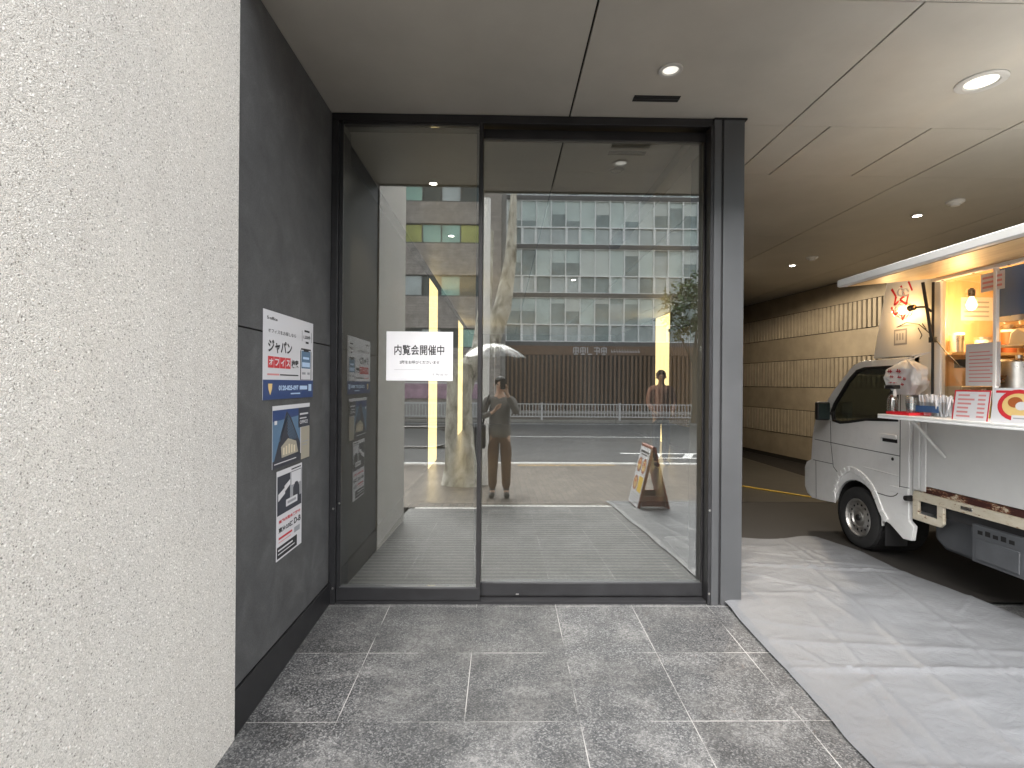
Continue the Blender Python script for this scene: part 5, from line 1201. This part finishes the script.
# opposite office building
OY = -25.8
t = thing('office_building', 'office building with white mullioned glass floors above a brown louvred ground storey', 'building', (12, OY, -.38))
X0, X1 = .15, 25.6; FH = 3.06; Z0 = 4.05
b = MB(M['band']); b.box(X0, X1, OY - 8, OY - .30, -.4, Z0 + 4 * FH + .4); b.build('core', t)
b = MB(M['band']); 
for k in range(5): b.box(X0, X1, OY - .299, OY + .06, Z0 + k * FH - .16, Z0 + k * FH + .10)
b.build('floor_band', t)
MB(M['concrete']).box(X0 - .3, X0 - .001, OY - 8, OY + .12, -.4, Z0 + 4 * FH + .4).build('end_wall', t)
bw = .93; nb = int((X1 - X0) / bw)
wr_ = random.Random(11)
for f in range(4):
    for k in range(nb if f < 3 else 20):
        x = X0 + k * bw; z = Z0 + f * FH + .10; zt_ = Z0 + (f + 1) * FH - .16; zm = z + 1.05
        def frm(name, x, z):
            b = MB(M['alu']); 
            b.box(x, x + .06, OY - .25, OY + .03, z, zt_); b.box(x + .06, x + bw, OY - .25, OY - .0, zm, zm + .07); b.box(x + .06, x + bw, OY - .25, OY - .02, z, z + .05); b.box(x + .06, x + bw, OY - .25, OY - .02, zt_ - .05, zt_)
            if k % 3 == 1: b.box(x + .061, x + .14, OY - .24, OY - .01, z + .051, zm - .001); b.box(x + bw - .08, x + bw - .001, OY - .24, OY - .01, z + .051, zm - .001)
            return b.build(name, t)
        w = frm('window', x, z)
        pick = ['curtain', 'blind_a', 'blind_b', 'blind_c', 'curtain2']; drop = wr_.choice([0, 0, .25, .5, .8]); q1 = pick[wr_.choice([0, 0, 1, 1, 2, 3])]; zq = zm + .07 + (zt_ - zm - .12) * drop
        p_ = MB(M[q1]); p_.box(x + .06, x + bw, OY - .16, OY - .14, zq, zt_ - .05)
        if drop: p_.use(M['blind_c'] if q1 != 'blind_c' else M['curtain2']).box(x + .06, x + bw, OY - .161, OY - .142, zm + .07, zq)
        p_.use(M[wr_.choice(['curtain2', 'curtain2', 'blind_b', 'blind_c'])]).box(x + .06, x + bw, OY - .16, OY - .14, z + .05, zm); p_.build('pane', w)
b = MB(M['shopglass']); b.box(X0, X1, OY - .299, OY - .25, -.38, 3.88); b.build('shop_front', t)
b = MB(M['fin']); x = X0 + .1; n_ = 0
while x < X1 and n_ < 95: b.box(x, x + .12, OY - .2, OY + .05, -.2, 3.3); x += .27; n_ += 1
b.build('louvre', t)
MB(M['fin']).box(X0, X1, OY - .24, OY + .08, 3.32, 3.885).build('fascia', t)
MB(M['concrete']).box(X0, X1, OY - .3, OY + .1, -.38, -.21).build('plinth', t)
b = MB(M['paper'])   # white sign lettering: an unreadable line of heavy and light characters
xg = 4.4
for k in range(5):
    for (a0, a1, c0, c1) in ((0, .36, .40, .46), (0, .36, .2, .26), (.05, .31, 0, .06), (.15, .21, 0, .5), (0, .06, .1, .46), (.30, .36, .1, .46)):
        if (k + int(a1 * 30)) % 4: b.box(xg + k * .44 + a0, xg + k * .44 + a1, OY + .082, OY + .11, 2.72 + c0 + .62, 2.72 + c1 + .62)
for k in range(11): b.box(xg + 2.4 + k * .17, xg + 2.52 + k * .17, OY + .082, OY + .1, 3.5, 3.56); b.box(xg + 2.4 + k * .17, xg + 2.43 + k * .17, OY + .082, OY + .1, 3.561, 3.68)
b.build('sign_lettering', t)

# opposite grey brick building
BY = -24.6
t = thing('brick_building', 'grey brick building with long window bands across the street left of the office', 'building', (-10, BY, -.38))
X0b, X1b = -26, -.16
b = MB(M['brick']); bands = [(3.6, 4.8), (6.7, 8.0), (9.9, 11.1), (12.4, 13.5)]
zc = -.4
for (za, zb_) in bands + [(15.5, 15.5)]:
    zu = za
    if zu > zc: b.box(X0b, X1b, BY - 8, BY, zc, zu)
    zc = zb_
b.build('wall', t)
for fi, (za, zb_) in enumerate(bands):
    MB(M['band']).box(X0b, X1b, BY - 8, BY - .35, za, zb_).build('recess', t)
    MB(M['brick']).box(-1.35, X1b, BY - .34, BY, za, zb_).build('pier', t)
    x = -6.1 - 12 * 1.15
    k = 0
    while x < -1.5:
        b = MB(M['band']); b.box(x, x + .05, BY - .2, BY - .05, za, zb_); b.box(x + .05, x + 1.15, BY - .2, BY - .05, za, za + .08); b.box(x + .05, x + 1.15, BY - .2, BY - .05, zb_ - .06, zb_)
        w = b.build('window', t)
        mt_ = [M['greenwin'], M['greenwin'], M['yelwin'], M['curtain'], M['yelwin']][(k + fi) % 5] if fi == 2 else [M['darkwin'], M['curtain2'], M['darkwin'], M['greenwin']][(k + fi) % 4]
        MB(mt_).box(x + .05, x + 1.15, BY - .14, BY - .12, za + .08, zb_ - .06).build('pane', w)
        x += 1.15; k += 1
t = thing('shop_banner', 'long pink and violet banner strip along the brick building ground floor', 'banner', (-5, BY + .12, 0))
MB(M['banner']).box(-9, -1.2, BY + .06, BY + .09, .55, 1.45).build('cloth', t)
MB(M['white']).box(-9, -1.2, BY + .055, BY + .095, 1.451, 1.53).build('batten', t)
# low white hoarding of the far pavement before the brick building
t = thing('hoarding', 'low pale grey site hoarding on the opposite pavement before the brick building', 'hoarding', (-5, -20.6, -.38))
b = MB(M['concrete']); x = -14
while x < -.9: b.box(x, x + .89, -20.62, -20.58, -.36, .42); x += .9
b.build('panel', t)
MB(M['rail']).box(-14, -.5, -20.64, -20.56, .421, .47).build('top_rail', t)

# ================================================================== light, sky, camera
w = bpy.data.worlds.new('World'); S.world = w; w.use_nodes = True
nt = w.node_tree; bg = nt.nodes['Background']
sky = nt.nodes.new('ShaderNodeTexSky'); sky.sky_type = 'NISHITA'; sky.sun_disc = False
SE, SR = R(44), R(190)
sky.sun_elevation = SE; sky.sun_rotation = SR; sky.air_density = 1.5; sky.dust_density = 4.0; sky.ozone_density = 1.0
hs = nt.nodes.new('ShaderNodeHueSaturation'); hs.inputs['Saturation'].default_value = .22
nt.links.new(sky.outputs[0], hs.inputs['Color']); nt.links.new(hs.outputs[0], bg.inputs['Color'])
bg.inputs['Strength'].default_value = .15
sun = bpy.data.lights.new('sun', 'SUN'); sun.energy = 1.25; sun.angle = R(40); sun.color = (1, .97, .93)
so = bpy.data.objects.new('sun', sun); COL.objects.link(so)
# sun direction: sky rotation is measured from +y towards +x
sd = Vector((math.sin(SR) * math.cos(SE), math.cos(SR) * math.cos(SE), math.sin(SE)))
so.rotation_euler = (-sd).to_track_quat('-Z', 'Y').to_euler(); so.location = (0, -10, 20)

cam = bpy.data.cameras.new('camera'); cam.sensor_width = 36; cam.lens = 36 * 525 / 1024; cam.clip_start = .02; cam.clip_end = 800
co = bpy.data.objects.new('camera', cam); COL.objects.link(co)
co.location = (0, 0, CZ)
co.rotation_mode = 'QUATERNION'
Mx = Matrix.Rotation(R(-1.0), 3, 'Z') @ Matrix.Rotation(R(90), 3, 'X') @ Matrix.Rotation(R(.45), 3, 'Z')
co.rotation_quaternion = Mx.to_quaternion()
S.camera = co
S.view_settings.view_transform = 'Standard'; S.view_settings.look = 'None'; S.view_settings.gamma = 1; S.view_settings.use_curve_mapping = False
S.view_settings.exposure = 2.3
S.render.engine = 'CYCLES'
S.cycles.max_bounces = 10; S.cycles.diffuse_bounces = 4; S.cycles.glossy_bounces = 5; S.cycles.transparent_max_bounces = 20; S.cycles.transmission_bounces = 6
S.cycles.sample_clamp_indirect = 6; S.cycles.caustics_reflective = False; S.cycles.caustics_refractive = False
S.cycles.use_denoising = True
